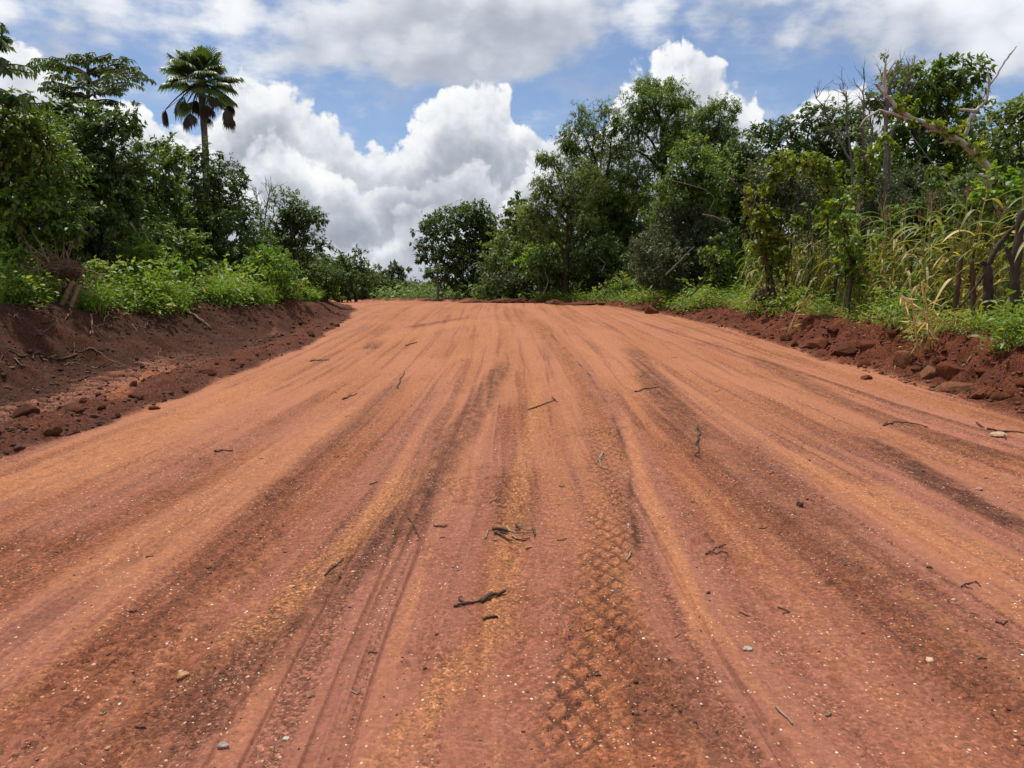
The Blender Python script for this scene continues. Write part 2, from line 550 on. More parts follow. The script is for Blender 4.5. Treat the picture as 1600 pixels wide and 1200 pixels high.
        lc = lc + (np.array((.30, .125, .078)) - lc) * (inl * .9 * rib * np.clip(.85 + 1.3 * fbm(x * 2, y * .8, 2, 95), .15, 1))[..., None]
        far = sst((y - 19) / 8)[..., None]
        lc = lc + (np.array((.105, .038, .021)) - lc) * far * .7
        col = col + (lc - col) * leftsoil[..., None]
        rm = fbm(x * 1.7, y * 1.7, 4, 97)
        rc = np.array(BERM) * (1 + .5 * rm[..., None])
        top = sst((sR - 1.25) / .5)[..., None]
        rc = rc + (np.array((.19, .068, .037)) - rc) * top * .7
        col = col + (rc - col) * rightsoil[..., None]
        # plateau under the plants
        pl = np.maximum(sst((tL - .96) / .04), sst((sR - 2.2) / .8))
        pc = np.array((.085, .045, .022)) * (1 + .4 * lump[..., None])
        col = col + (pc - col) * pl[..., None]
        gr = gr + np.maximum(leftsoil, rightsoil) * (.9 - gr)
        gr = gr + inside * (.8 - gr) * .6
        R_g = np.clip(gr, 0, 1)
        col = np.clip(col * (1 + .16 * fine[..., None]), .005, .9)
        R_ = dict(gr=R_g, onroad=onroad, leftsoil=leftsoil, rightsoil=rightsoil, pl=pl)
    return z, col, sL, sR, tL, R_


def snap(px, Y, smin, smax=None):
    """first distance from Y on at which the picture column px has left the road and its bank"""
    ys = np.linspace(Y, Y + 30, 1201)
    xs = (px - 800) / FPX * ys
    b_ = base(xs, ys)
    far = sst((ys - 17) / 10.0)
    s_ = b_[1] - (4.7 - 3.1 * far) if px < 690 else b_[2] - 1.6
    k = np.nonzero(s_ >= smin)[0]
    if not len(k):
        k = [int(np.argmax(s_[:500]))]
    return float(ys[k[0]])


def H(x, y):
    return float(terrain(np.array([x], dtype=float), np.array([y], dtype=float), False)[0][0])


# ------------------------------------------------------------------ soil material
def new_mat(name):
    m = bpy.data.materials.new(name)
    m.use_nodes = True
    m.node_tree.nodes.clear()
    return m, NT(m.node_tree)


def finish(h, shader):
    o = h.n('ShaderNodeOutputMaterial')
    h.t.links.new(shader, o.inputs[0])


def principled(h, col, rough, normal=None, spec=0.5):
    b = h.n('ShaderNodeBsdfPrincipled')
    h.put(b.inputs['Base Color'], col if not isinstance(col, tuple) else (*col[:3], 1))
    h.put(b.inputs['Roughness'], rough)
    h.put(b.inputs['Specular IOR Level'], spec)
    if normal is not None:
        h.put(b.inputs['Normal'], normal)
    return b.outputs[0]


def bump(h, height, dist, strength=1.0, normal=None):
    b = h.n('ShaderNodeBump')
    b.inputs['Strength'].default_value = strength
    b.inputs['Distance'].default_value = dist
    h.put(b.inputs['Height'], height)
    if normal is not None:
        h.put(b.inputs['Normal'], normal)
    return b.outputs[0]


def soil_mat(name, grit, b1, b2):
    m, h = new_mat(name)
    at_ = h.n('ShaderNodeAttribute', attribute_name='soil')
    P = h.n('ShaderNodeTexCoord').outputs['Object']
    gra = at_.outputs['Alpha']
    n1 = h.noise(P, 30, 5, 0.62)
    n2 = h.noise(P, 150, 3, 0.6)
    g1 = h.n('ShaderNodeTexVoronoi')
    h.put(g1.inputs['Vector'], P)
    g1.inputs['Scale'].default_value = 70
    gs1 = h.n('ShaderNodeSeparateXYZ')
    h.put(gs1.inputs[0], g1.outputs['Color'])
    c = at_.outputs[0]
    c = h.mix(h.m('MULTIPLY_ADD', gra, .65, .35), c, h.mix(1.0, c, h.ramp(n1, [(0.22, (.45, .40, .38)), (0.5, (1, 1, 1)), (0.78, (1.55, 1.5, 1.45))]), 'MULTIPLY'))
    c = h.mix(h.m('MULTIPLY_ADD', gra, .7, .2), c, h.mix(1.0, c, h.ramp(gs1.outputs[0], [(0, (.44, .40, .38)), (.55, (.98, .97, .96)), (.88, (1.42, 1.42, 1.38)), (1, (1.95, 2.0, 2.0))]), 'MULTIPLY'))
    c = h.mix(h.m('MULTIPLY_ADD', gra, .6, .3), c, h.mix(1.0, c, h.ramp(n2, [(0.25, (.50, .47, .45)), (0.52, (1, 1, 1)), (0.8, (1.55, 1.55, 1.5))]), 'MULTIPLY'))
    vo = h.n('ShaderNodeTexVoronoi')
    h.put(vo.inputs['Vector'], P)
    vo.inputs['Scale'].default_value = 62
    rnd = h.n('ShaderNodeSeparateXYZ')
    h.put(rnd.inputs[0], vo.outputs['Color'])
    clus = h.noise(P, 2.2, 3, 0.6)
    thr = h.m('SUBTRACT', 1.0, h.m('MULTIPLY', h.ss(clus, .35, .7), grit))
    spot = h.m('MULTIPLY', h.m('GREATER_THAN', rnd.outputs[0], thr), h.m('LESS_THAN', vo.outputs['Distance'], h.m('MULTIPLY', rnd.outputs[1], .42)))
    gc_ = h.ramp(rnd.outputs[2], [(0, (.50, .27, .14)), (.6, (.58, .36, .20)), (.9, (.62, .50, .40)), (1, (.70, .66, .6))])
    c = h.mix(spot, c, gc_)
    hh = h.m('ADD', h.m('MULTIPLY', n1, 1.0), h.m('MULTIPLY', n2, .35))
    hh = h.m('ADD', hh, h.m('MULTIPLY', h.m('SUBTRACT', .5, g1.outputs['Distance']), .38))
    hh = h.m('MULTIPLY', hh, h.m('MULTIPLY_ADD', gra, .8, .2))
    nrm = bump(h, hh, b1, 0.85)
    nrm = bump(h, h.noise(P, 420, 2, .5), b2, 0.6, nrm)
    nrm = bump(h, spot, .003, 0.5, nrm)
    finish(h, principled(h, c, .93, nrm, .22))
    return m


M_ROAD = soil_mat('laterite_road', .26, .024, .005)
M_BANK = soil_mat('loose_soil', .05, .05, .006)
M_GROUND = soil_mat('plateau_soil', .04, .05, .006)


def build_ground():
    th = np.concatenate([np.radians(np.linspace(-180, -50, 50)[:-1]), np.radians(np.linspace(-50, -41, 22)[:-1]),
                         np.radians(np.linspace(-41, 41, 1060)), np.radians(np.linspace(41, 50, 22)[1:]), np.radians(np.linspace(50, 180, 50)[1:-1])])
    r = np.concatenate([np.geomspace(.25, 1.85, 14)[:-1], np.geomspace(1.85, 46, 840), np.geomspace(46, 950, 70)[1:]])
    Rr, T = np.meshgrid(r, th, indexing='ij')
    X, Y = (Rr * np.sin(T)), (Rr * np.cos(T))
    nr, nt = X.shape
    z, col, sL, sR, tL, m = terrain(X.ravel(), Y.ravel())
    V = np.stack([X.ravel(), Y.ravel(), z], 1)
    V = np.vstack([V, [[0, 0, 0]]])
    col = np.vstack([col, [RED]])
    col = np.hstack([col, np.append(m['gr'], 1.0)[:, None]])
    i, j = np.meshgrid(np.arange(nr - 1), np.arange(nt), indexing='ij')
    j2 = (j + 1) % nt
    F = np.stack([i * nt + j, i * nt + j2, (i + 1) * nt + j2, (i + 1) * nt + j], -1).reshape(-1, 4)[:, ::-1]
    sL4, sR4, pl4 = sL[F].mean(1), sR[F].mean(1), m['pl'][F].mean(1)
    reg = np.zeros(len(F), dtype=int)
    reg[(sL4 > 0.0)] = 1
    reg[(sR4 > 0.05)] = 2
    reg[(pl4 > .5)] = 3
    fan = np.stack([np.full(nt, len(V) - 1), np.roll(np.arange(nt), -1), np.arange(nt)], 1)
    for k, (nm, mt) in enumerate((('dirt_road', M_ROAD), ('earth_bank', M_BANK), ('earth_bank', M_BANK), ('ground', M_GROUND))):
        f = F[reg == k]
        fs = [f]
        if k == 0:
            fs = [f, fan]
        used, inv = np.unique(np.concatenate([q.ravel() for q in fs]), return_inverse=True)
        p, out = 0, []
        for q in fs:
            out.append(inv[p:p + q.size].reshape(q.shape))
            p += q.size
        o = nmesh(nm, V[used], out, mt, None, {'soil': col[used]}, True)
        lab = (('wide red laterite road with wheel marks and gravel', 'road'), ('dark moist bank of pushed-up soil along the left road edge', 'earth bank'),
               ('red cut bank with clods along the right road edge', 'earth bank'), ('dark soil ground under the bushes and trees', 'ground'))[k]
        tag(o, lab[0], lab[1], None, 'structure')


build_ground()

# ------------------------------------------------------------------ plant materials
def leaf_mat(name, stops, trans=.30, rough=.48, spec=.36):
    m, h = new_mat(name)
    t = h.n('ShaderNodeAttribute', attribute_name='tint').outputs['Fac']
    c = h.ramp(t, stops)
    P = h.n('ShaderNodeTexCoord').outputs['Object']
    c = h.mix(1.0, c, h.ramp(h.noise(P, 55, 2, .5), [(.3, (.8, .8, .8)), (.7, (1.18, 1.18, 1.18))]), 'MULTIPLY')
    p = principled(h, c, rough, None, spec)
    tr = h.n('ShaderNodeBsdfTranslucent')
    h.put(tr.inputs[0], h.mix(1.0, c, (1.35, 1.35, .55), 'MULTIPLY'))
    mx = h.n('ShaderNodeMixShader')
    mx.inputs[0].default_value = trans
    h.t.links.new(p, mx.inputs[1])
    h.t.links.new(tr.outputs[0], mx.inputs[2])
    finish(h, mx.outputs[0])
    return m


def bark_mat(name, c1, c2, scale=18):
    m, h = new_mat(name)
    P = h.n('ShaderNodeTexCoord').outputs['Object']
    n = h.noise(h.v('MULTIPLY', P, (1, 1, .3)), scale, 6, .65)
    big = h.noise(P, scale * .12, 3, .5)
    c = h.ramp(h.m('ADD', h.m('MULTIPLY', n, .7), h.m('MULTIPLY', big, .3)), [(.3, c1), (.68, c2)])
    finish(h, principled(h, c, .9, bump(h, n, .02, .9), .2))
    return m


LM = {
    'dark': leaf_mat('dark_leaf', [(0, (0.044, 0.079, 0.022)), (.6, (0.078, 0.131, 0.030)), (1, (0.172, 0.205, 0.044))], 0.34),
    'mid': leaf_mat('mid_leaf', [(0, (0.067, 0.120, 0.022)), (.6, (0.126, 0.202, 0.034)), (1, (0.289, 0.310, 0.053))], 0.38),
    'bright': leaf_mat('bright_leaf', [(0, (0.094, 0.173, 0.024)), (.6, (0.169, 0.284, 0.035)), (1, (0.365, 0.421, 0.059))], 0.42),
    'olive': leaf_mat('olive_leaf', [(0, (0.068, 0.108, 0.028)), (.6, (0.122, 0.172, 0.043)), (1, (0.262, 0.285, 0.074))], 0.38),
    'vine': leaf_mat('vine_leaf', [(0, (0.095, 0.153, 0.015)), (.6, (0.191, 0.250, 0.023)), (1, (0.360, 0.357, 0.044))], 0.44),
    'dull': leaf_mat('dull_leaf', [(0, (0.049, 0.068, 0.031)), (.6, (0.085, 0.106, 0.050)), (1, (0.179, 0.175, 0.094))], 0.30),
    'weed': leaf_mat('weed_leaf', [(0, (0.091, 0.156, 0.024)), (.6, (0.166, 0.262, 0.041)), (.86, (0.284, 0.358, 0.073)), (1, (0.494, 0.365, 0.133))], 0.42),
    'grass': leaf_mat('grass_blade', [(0, (0.107, 0.185, 0.026)), (.6, (0.204, 0.315, 0.046)), (1, (0.406, 0.427, 0.097))], 0.44),
    'maize': leaf_mat('maize_leaf', [(0, (0.101, 0.178, 0.038)), (.35, (0.177, 0.219, 0.053)), (.55, (0.302, 0.275, 0.088)), (.8, (0.446, 0.332, 0.147)), (1, (0.672, 0.502, 0.265))], 0.38, .5),
    'dry': leaf_mat('dry_leaf', [(0, (0.138, 0.081, 0.045)), (.6, (0.250, 0.169, 0.094)), (1, (0.400, 0.300, 0.175))], 0.30, .6),
    'palm': leaf_mat('palm_leaf', [(0, (0.055, 0.096, 0.021)), (.6, (0.100, 0.153, 0.034)), (1, (0.195, 0.234, 0.066))], 0.34, .38),
    'deadpalm': leaf_mat('dead_palm_leaf', [(0, (0.060, 0.043, 0.029)), (.6, (0.114, 0.084, 0.053)), (1, (0.204, 0.156, 0.096))], 0.22, .6),
}
BK = {
    'dark': bark_mat('dark_bark', (.030, .022, .016), (.085, .064, .046)),
    'grey': bark_mat('grey_bark', (.075, .062, .050), (.20, .175, .145)),
    'dead': bark_mat('dead_wood', (.22, .195, .165), (.60, .54, .47), 30),
    'palm': bark_mat('palm_bark', (.07, .058, .048), (.175, .15, .125), 9),
    'brown': bark_mat('brown_stump', (.045, .026, .016), (.135, .080, .050)),
    'stick': bark_mat('stick_bark', (.035, .022, .016), (.13, .085, .055), 40),
    'pale': bark_mat('pale_stick', (.16, .105, .07), (.42, .31, .21), 40),
    'root': bark_mat('root_bark', (.12, .07, .045), (.30, .19, .125), 40),
}


# ------------------------------------------------------------------ tubes and leaves
class Geo:
    """gathers vertices, quads / triangles and a tint per vertex"""
    def __init__(s):
        s.V, s.F3, s.F4, s.T, s.n = [], [], [], [], 0

    def add(s, V, F, tint=.5):
        V = np.asarray(V, dtype=np.float32).reshape(-1, 3)
        F = np.asarray(F, dtype=np.int64)
        (s.F3 if F.shape[1] == 3 else s.F4).append(F + s.n)
        s.V.append(V)
        s.T.append(np.broadcast_to(np.asarray(tint, dtype=np.float32), (len(V),)))
        s.n += len(V)

    def tube(s, pts, rad, k=6, tint=.5, rough=0.0, rng=None, cap=True):
        pts = np.asarray(pts, dtype=float)
        n = len(pts)
        rad = np.broadcast_to(np.asarray(rad, dtype=float), (n,))
        t = np.gradient(pts, axis=0)
        t /= np.linalg.norm(t, axis=1, keepdims=True) + 1e-9
        ref = np.array([0.31, .17, .93]) if abs(t[:, 2]).mean() < .8 else np.array([.95, .2, .1])
        a = np.cross(t, ref)
        a /= np.linalg.norm(a, axis=1, keepdims=True) + 1e-9
        b = np.cross(t, a)
        an = np.linspace(0, 2 * np.pi, k, endpoint=False)
        rr = rad[:, None] * np.ones((1, k))
        if rough and rng is not None:
            rr = rr * (1 + rough * rng.uniform(-1, 1, (n, k)))
        ring = pts[:, None] + rr[..., None] * (a[:, None] * np.cos(an)[None, :, None] + b[:, None] * np.sin(an)[None, :, None])
        i, j = np.meshgrid(np.arange(n - 1), np.arange(k), indexing='ij')
        F = np.stack([i * k + j, i * k + (j + 1) % k, (i + 1) * k + (j + 1) % k, (i + 1) * k + j], -1).reshape(-1, 4)
        V = ring.reshape(-1, 3)
        s.add(V, F, tint)
        if cap:
            for e, ringi in ((0, 0), (n - 1, (n - 1) * k)):
                tri = [[ringi + q, ringi + (q + 1) % k, ringi + (q + 2) % k] for q in range(0, 0)]
                base_ = s.n
                s.V.append(np.asarray([pts[e]], dtype=np.float32))
                s.T.append(np.full(1, np.mean(tint), dtype=np.float32))
                s.n += 1
                off = base_ - len(V)
                fan = [[off + ringi + (q + 1) % k, off + ringi + q, base_] for q in range(k)]
                s.F3.append(np.asarray(fan) if e == 0 else np.asarray(fan)[:, ::-1])
            # later tubes start after the cap vertices

    def leaves(s, P, D, N, L, W, tint, fold=.25, curl=.15):
        n = len(P)
        D = D / (np.linalg.norm(D, axis=1, keepdims=True) + 1e-9)
        S = np.cross(D, N)
        S /= np.linalg.norm(S, axis=1, keepdims=True) + 1e-9
        N = np.cross(S, D)
        L, W = L[:, None], W[:, None]
        up = N * fold * W * .5
        V = np.stack([P, P + D * .42 * L + S * .5 * W + up, P + D * L - N * L * curl, P + D * .42 * L - S * .5 * W + up], 1)
        i = np.arange(n)[:, None] * 4
        F = np.concatenate([i + [0, 1, 2], i + [0, 2, 3]])
        s.add(V, F, np.repeat(tint, 4))

    def build(s, name, mat, parent=None, loc=None, smooth=False):
        return nmesh(name, np.concatenate(s.V), [np.concatenate(f) for f in (s.F3, s.F4) if f], mat, parent,
                     {'tint': np.concatenate(s.T)}, smooth, loc)


def bend(a, b, rng, wob=.08, n=5, sag=0.0):
    a, b = np.asarray(a, float), np.asarray(b, float)
    t = np.linspace(0, 1, n)[:, None]
    L = np.linalg.norm(b - a)
    p = a + (b - a) * t
    o = rng.normal(0, wob * L, 3)
    o2 = rng.normal(0, wob * L * .5, 3)
    p = p + np.sin(np.pi * t) * o + np.sin(2 * np.pi * t) * o2
    p[:, 2] += (np.sin(np.pi * t[:, 0]) * sag * L)
    return p


def unit(rng, n):
    u = rng.normal(size=(n, 3))
    return u / np.linalg.norm(u, axis=1, keepdims=True)


LEAF = {  # length, width, droop, leaves per twig, twig length
    'broad': (.15, .075, .35, 13, .34),
    'small': (.10, .055, .25, 15, .30),
    'long': (.20, .065, .65, 13, .42),
    'fine': (.13, .034, .5, 18, .40),
    'tier': (.26, .10, .9, 13, .42),
    'heart': (.11, .095, .6, 12, .28),
    'brush': (.08, .04, .2, 12, .30),
}


def foliage(g, lobes, style, cov, rng, scale=1.0, stray=.16, clumps=None, hang=0.0):
    """lobes: list of (centre, (rx, ry, rz)); every lobe is a cluster of leafy clumps with gaps between them"""
    L0, W0, droop, per, tw = LEAF[style]
    L0, W0, tw = L0 * scale, W0 * scale, tw * scale
    for c, r in lobes:
        r = np.asarray(r)
        c = np.asarray(c)
        ls, lt = rng.uniform(.78, 1.22), rng.normal(0, .09)
        rm = (r[0] * r[2]) ** .5
        n = max(10, int(cov * 1.9 * np.pi * r[0] * r[2] / (L0 * W0 * .55) / per))
        ns = int(np.clip(7 + 7 * rm / max(tw, .3), 8, 30))
        us = unit(rng, ns)
        us[:, 2] += .15
        rs = rng.uniform(.45, .92, ns)
        out = rng.random(ns) < stray
        rs[out] *= rng.uniform(1.1, 1.3, out.sum())
        sc_ = c + us * r * rs[:, None]
        sub = r * .40 * rng.uniform(.65, 1.25, (ns, 1)) * np.array([1.05, 1.05, .72])
        tintc = np.clip(rng.normal(.40, .17, ns) + lt + .10 * us[:, 2], 0, 1)
        wgt = sub[:, 0] ** 2
        k0 = rng.choice(ns, n, p=wgt / wgt.sum())
        v = unit(rng, n)
        v[:, 2] += .10
        P = sc_[k0] + v * sub[k0] * (rng.random(n) ** .5)[:, None]
        ax = v * .75 + us[k0] * .35 + unit(rng, n) * .45 + np.array([0, 0, -.20 - hang])
        ax /= np.linalg.norm(ax, axis=1, keepdims=True)
        if clumps is not None:
            clumps.append((c, P, ax))
        k = np.repeat(np.arange(n), per)
        t = rng.random(len(k))
        tl = (np.minimum(tw, .55 * rm + .10) * rng.uniform(.5, 1.1, n))[k]
        pos = P[k] + ax[k] * (t * tl)[:, None] + rng.normal(0, .02 * scale, (len(k), 3))
        side = unit(rng, len(k))
        side -= ax[k] * (side * ax[k]).sum(1, keepdims=True)
        D = ax[k] * .55 + side * .85 + np.array([0, 0, -droop]) * rng.uniform(.3, 1.3, (len(k), 1))
        N = np.array([0, 0, 1.0]) + unit(rng, len(k)) * .6 + ax[k] * .15
        sz = rng.uniform(.65, 1.2, len(k)) * ls
        ct = tintc[k0][k] + rng.normal(0, .13, len(k))
        odd = rng.random(len(k)) < .02
        ct[odd] = 1.0
        g.leaves(pos, D, N, L0 * sz, W0 * sz * rng.uniform(.85, 1.15, len(k)), np.clip(ct, 0, 1))


def woody(g, root, fork, lobes, clumps, r0, rng, k=7, twigs=7, trunk_pts=None, lean=None):
    """trunk, a limb to every lobe and some twigs, all tapering"""
    root, fork = np.asarray(root, float), np.asarray(fork, float)
    tp = bend(root, fork, rng, .035, 8) if trunk_pts is None else np.asarray(trunk_pts, float)
    rr = np.linspace(r0, r0 * .62, len(tp))
    rr[0] *= 1.35
    g.tube(tp, rr, k, .5, .10, rng)
    for (c, r) in lobes:
        c = np.asarray(c)
        dz = np.clip((tp[:, 2] - root[2]) / max(fork[2] - root[2], .1), 0, 1)
        want = np.clip(1 - (fork[2] - (c[2] - .55 * np.hypot(c[0] - fork[0], c[1] - fork[1]) - .3)) / max(fork[2] - root[2], .1), .3, 1)
        i = int(np.argmin(abs(dz - want)))
        st = tp[i]
        limb = bend(st, c, rng, .07, 6, .05)
        rl = np.clip(r0 * .5 * min(1, np.mean(r) / 1.3 + .25), .015, .3)
        g.tube(limb, np.linspace(min(rl, rr[i] * .8), max(.008, rl * .25), 6), 5, .5, .06, rng, False)
    for c, P, ax in clumps:
        m = min(len(P), twigs)
        for q in rng.choice(len(P), m, replace=False):
            s_ = c + (P[q] - c) * .15 + rng.normal(0, .05, 3)
            g.tube(bend(s_, P[q] + ax[q] * .15, rng, .08, 4), np.linspace(.016, .005, 4) * (1 + r0 * 3), 4, .5, 0, None, False)


def lob(Y, spec, rng, deep=1.0, spread=.7):
    """picture ellipses (px, py, rx, ry) at about Y metres -> lobes with a depth of their own"""
    out = []
    m = np.mean([s[2] + s[3] for s in spec]) / 2 / FPX * Y
    for s in spec:
        dy = s[4] if len(s) > 4 else rng.uniform(-1, 1) * spread * m * 1.6
        p = np.array(at(s[0], s[1], Y + dy))
        rx, rz = s[2] / FPX * (Y + dy), s[3] / FPX * (Y + dy)
        out.append((p, (rx * 1.0, deep * .5 * (rx + rz), rz)))
    return out


def tree(name, label, cat, Y, foot, spec, style='broad', mat='mid', cov=3.3, r0=.14, fork=None, bark='dark', scale=1.0,
         seed=1, group=None, deep=1.0, twigs=7, stray=.16, hang=0.0, trunk=None, parts=('trunk', 'crown'), spread=.7):
    rng = np.random.default_rng(seed)
    Y = snap(foot[0], Y, .05 if cat == 'vine' or name in ('leaning_tree', 'slim_tree') else (.6 if mat in ('weed', 'bright') else 2.6) if foot[0] < 690 else (.5 if cat == 'bush' else .9))
    lobes = lob(Y, spec, rng, deep, spread)
    b = at(foot[0], foot[1], Y)
    root = np.array([b.x, Y, H(b.x, Y) - .12])
    cen = np.mean([c for c, r in lobes], axis=0)
    if fork is None:
        fk = root + (cen - root) * .72
        fk[2] = root[2] + (cen[2] - root[2]) * .80
    else:
        fk = np.array(at(fork[0], fork[1], Y))
    e = empty(name, root, label, cat, group)
    g, w, cl = Geo(), Geo(), []
    foliage(g, lobes, style, cov, rng, scale, stray, cl, hang)
    tp = None
    if trunk:
        tp = np.array([root] + [np.array(at(px, py, Y)) for px, py in trunk])
        # subdivide
        t = np.linspace(0, 1, len(tp))
        tt = np.linspace(0, 1, 12)
        tp = np.stack([np.interp(tt, t, tp[:, q]) for q in range(3)], 1)
        fk = tp[-1]
    woody(w, root, fk, lobes, cl, r0, rng, 7, twigs, tp)
    w.build(parts[0], BK[bark], e, root, True)
    g.build(parts[1], LM[mat], e, root)
    return e


def bush(label, Y, spec, style='small', mat='mid', cov=3.0, seed=1, name='bush', cat='bush', group=None, scale=1.0, bark='dark', **kw):
    cx = np.mean([s[0] for s in spec])
    return tree(name, label, cat, Y, (cx, 470), spec, style, mat, cov, kw.pop('r0', .035), None, bark, scale, seed, group,
                parts=('stems', 'foliage'), **kw)


def tiered_tree(label, Y, foot, trunk, tiers, seed, r0=.12, mat='dark', leaf=(.30, .115)):
    """trunk pixels from the foot up; tiers: (px, py of the tip, start height in py at the trunk, depth offset of the tip)"""
    rng = np.random.default_rng(seed)
    b = at(foot[0], foot[1], Y)
    root = np.array([b.x, Y, H(b.x, Y) - .12])
    e = empty('tiered_tree', root, label, 'tree')
    tp = np.array([root] + [np.array(at(px, py, Y)) for px, py in trunk])
    w, g = Geo(), Geo()
    tt = np.linspace(0, 1, 12)
    t = np.linspace(0, 1, len(tp))
    tps = np.stack([np.interp(tt, t, tp[:, q]) for q in range(3)], 1)
    w.tube(tps, np.linspace(r0, r0 * .35, 12), 7, .5, .08, rng)

    def spray(pts, size=1.0):
        L = np.linalg.norm(np.diff(pts, axis=0), axis=1).sum()
        n = int(L / .034)
        q = np.linspace(.22, 1, n)
        pos = np.stack([np.interp(q, np.linspace(0, 1, len(pts)), pts[:, k]) for k in range(3)], 1)
        d = pts[-1] - pts[0]
        d /= np.linalg.norm(d)
        sd = np.cross(d, (0, 0, 1))
        sgn = np.where(np.arange(n) % 2, 1.0, -1.0)[:, None]
        D = d * .45 + sd * sgn * rng.uniform(.5, 1.1, (n, 1)) + np.array([0, 0, -1]) * rng.uniform(.25, 1.3, (n, 1)) + rng.normal(0, .12, (n, 3))
        N = np.array([0, 0, 1.0]) + d * .3 + rng.normal(0, .3, (n, 3))
        sz = rng.uniform(.7, 1.15, n) * size
        g.leaves(pos, D, N, leaf[0] * sz, leaf[1] * sz, np.clip(rng.normal(.42, .2, n), 0, 1), .3, .2)
    for (px, py, ps, dy) in tiers:
        tip = np.array(at(px, py, Y + dy))
        zz = at(trunk[-1][0], ps, Y).z
        i = int(np.argmin(abs(tps[:, 2] - zz)))
        st = tps[i] * .5 + np.array([tps[i][0], tps[i][1], zz]) * .5
        br = bend(st, tip, rng, .04, 7, .06)
        w.tube(br, np.linspace(r0 * .32, .012, 7), 5, .5, 0, None, False)
        spray(br)
        for q in range(4):
            k = rng.uniform(.3, .85)
            s_ = st + (tip - st) * k
            d = tip - st
            L = np.linalg.norm(d) * rng.uniform(.30, .55)
            an = rng.choice([-1, 1]) * rng.uniform(.5, 1.0)
            dd = np.array([d[0] * math.cos(an) - d[1] * math.sin(an), d[0] * math.sin(an) + d[1] * math.cos(an), d[2] * .4])
            dd = dd / np.linalg.norm(dd) * L
            sb = bend(s_, s_ + dd, rng, .05, 5, .05)
            w.tube(sb, np.linspace(.02, .008, 5), 4, .5, 0, None, False)
            spray(sb, .9)
    w.build('trunk', BK['dark'], e, root, True)
    g.build('crown', LM[mat], e, root)
    return e


def bare_tree(label, Y, foot, tops, seed, r0=.045, bark='grey', name='bare_tree'):
    """leafless: stems through picture points with forking twigs"""
    rng = np.random.default_rng(seed)
    b = at(foot[0], foot[1], Y)
    root = np.array([b.x, Y, H(b.x, Y) - .1])
    e = empty(name, root, label, 'dead tree')
    w = Geo()

    def grow(p, d, L, r, lev):
        q = p + d * L
        pts = bend(p, q, rng, .05, 4)
        w.tube(pts, np.linspace(r, r * .55, 4), 5 if lev < 2 else 4, .5, 0, None, False)
        if lev >= 3:
            return
        for k in range(rng.integers(2, 4) + (lev == 0)):
            s_ = pts[rng.integers(1, 4)]
            nd = d + unit(rng, 1)[0] * .75 + np.array([0, 0, .15])
            grow(s_, nd / np.linalg.norm(nd), L * rng.uniform(.5, .75), r * .5, lev + 1)
    for tip in tops:
        pts = [root] + [np.array(at(px, py, Y + rng.uniform(-.3, .3))) for px, py in tip]
        pts = np.array(pts)
        tt = np.linspace(0, 1, 4 * len(pts))
        pts = np.stack([np.interp(tt, np.linspace(0, 1, len(pts)), pts[:, q]) for q in range(3)], 1)
        pts[1:-1] += rng.normal(0, .03, (len(pts) - 2, 3))
        w.tube(pts, np.linspace(r0, .010, len(pts)), 6, .5, .05, rng, False)
        for i in range(len(pts) // 2, len(pts) - 1):
            for k in range(2):
                d = (pts[i + 1] - pts[i])
                d = d / np.linalg.norm(d) + unit(rng, 1)[0] * .95
                grow(pts[i], d / np.linalg.norm(d), rng.uniform(.28, .55), .013, 1)
    w.build('trunk', BK[bark], e, root, True)
    return e

def VINE(*a, **k):
    a = list(a)
    a[5] = [(s[0], s[1], s[2] * 1.25 + 1, s[3] * 1.15 + 1) for s in a[5]]
    return tree(*a, **k)


# ------------------------------------------------------------------ trees of the left side
tree('broadleaf_tree', 'mid green leafy tree filling the left edge of the view beside the bank', 'tree', 14.5, (-45, 470),
     [(15, 205, 52, 40), (68, 228, 50, 42), (5, 275, 60, 50), (78, 285, 46, 42), (35, 345, 62, 42), (100, 322, 38, 30), (-30, 240, 60, 70),
      (-25, 340, 60, 60), (60, 190, 30, 24), (20, 175, 26, 20), (120, 355, 24, 16), (-40, 400, 40, 26)], 'broad', 'mid', 3.2, .16, seed=3)
tree('broadleaf_tree', 'dark green broad tree between the leftmost leafy tree and the palm', 'tree', 20, (140, 455),
     [(130, 205, 48, 30), (172, 195, 34, 22), (200, 205, 16, 12), (105, 245, 50, 42), (160, 250, 48, 40), (120, 300, 50, 42), (175, 310, 40, 36),
      (140, 350, 50, 36), (90, 190, 30, 20), (190, 270, 26, 22)], 'broad', 'dark', 3.3, .15, seed=4)
tiered_tree('dark tree with flat tiers of drooping leaves rising left of the palm', 24, (138, 450), [(140, 300), (138, 170), (137, 92)],
            [(85, 95, 118, .6), (120, 84, 105, -.9), (172, 83, 100, .3), (206, 93, 112, -.5), (228, 117, 128, .4), (202, 128, 135, -1.2),
             (62, 137, 150, .2), (80, 118, 130, -1.0), (100, 150, 160, .9), (195, 163, 165, .3), (165, 140, 150, -1.4), (110, 165, 172, -.8),
             (150, 112, 122, 1.6), (128, 128, 138, -1.7), (175, 105, 115, 1.2), (90, 108, 122, 1.5), (175, 172, 178, -.5), (85, 160, 170, .4), (150, 90, 96, .8), (112, 92, 98, .9), (140, 82, 90, -.3), (210, 108, 118, .9), (190, 138, 144, 1.0), (70, 128, 138, -.6), (120, 150, 156, 1.4), (150, 158, 164, -1.0)], 5, .11, leaf=(.20, .08))
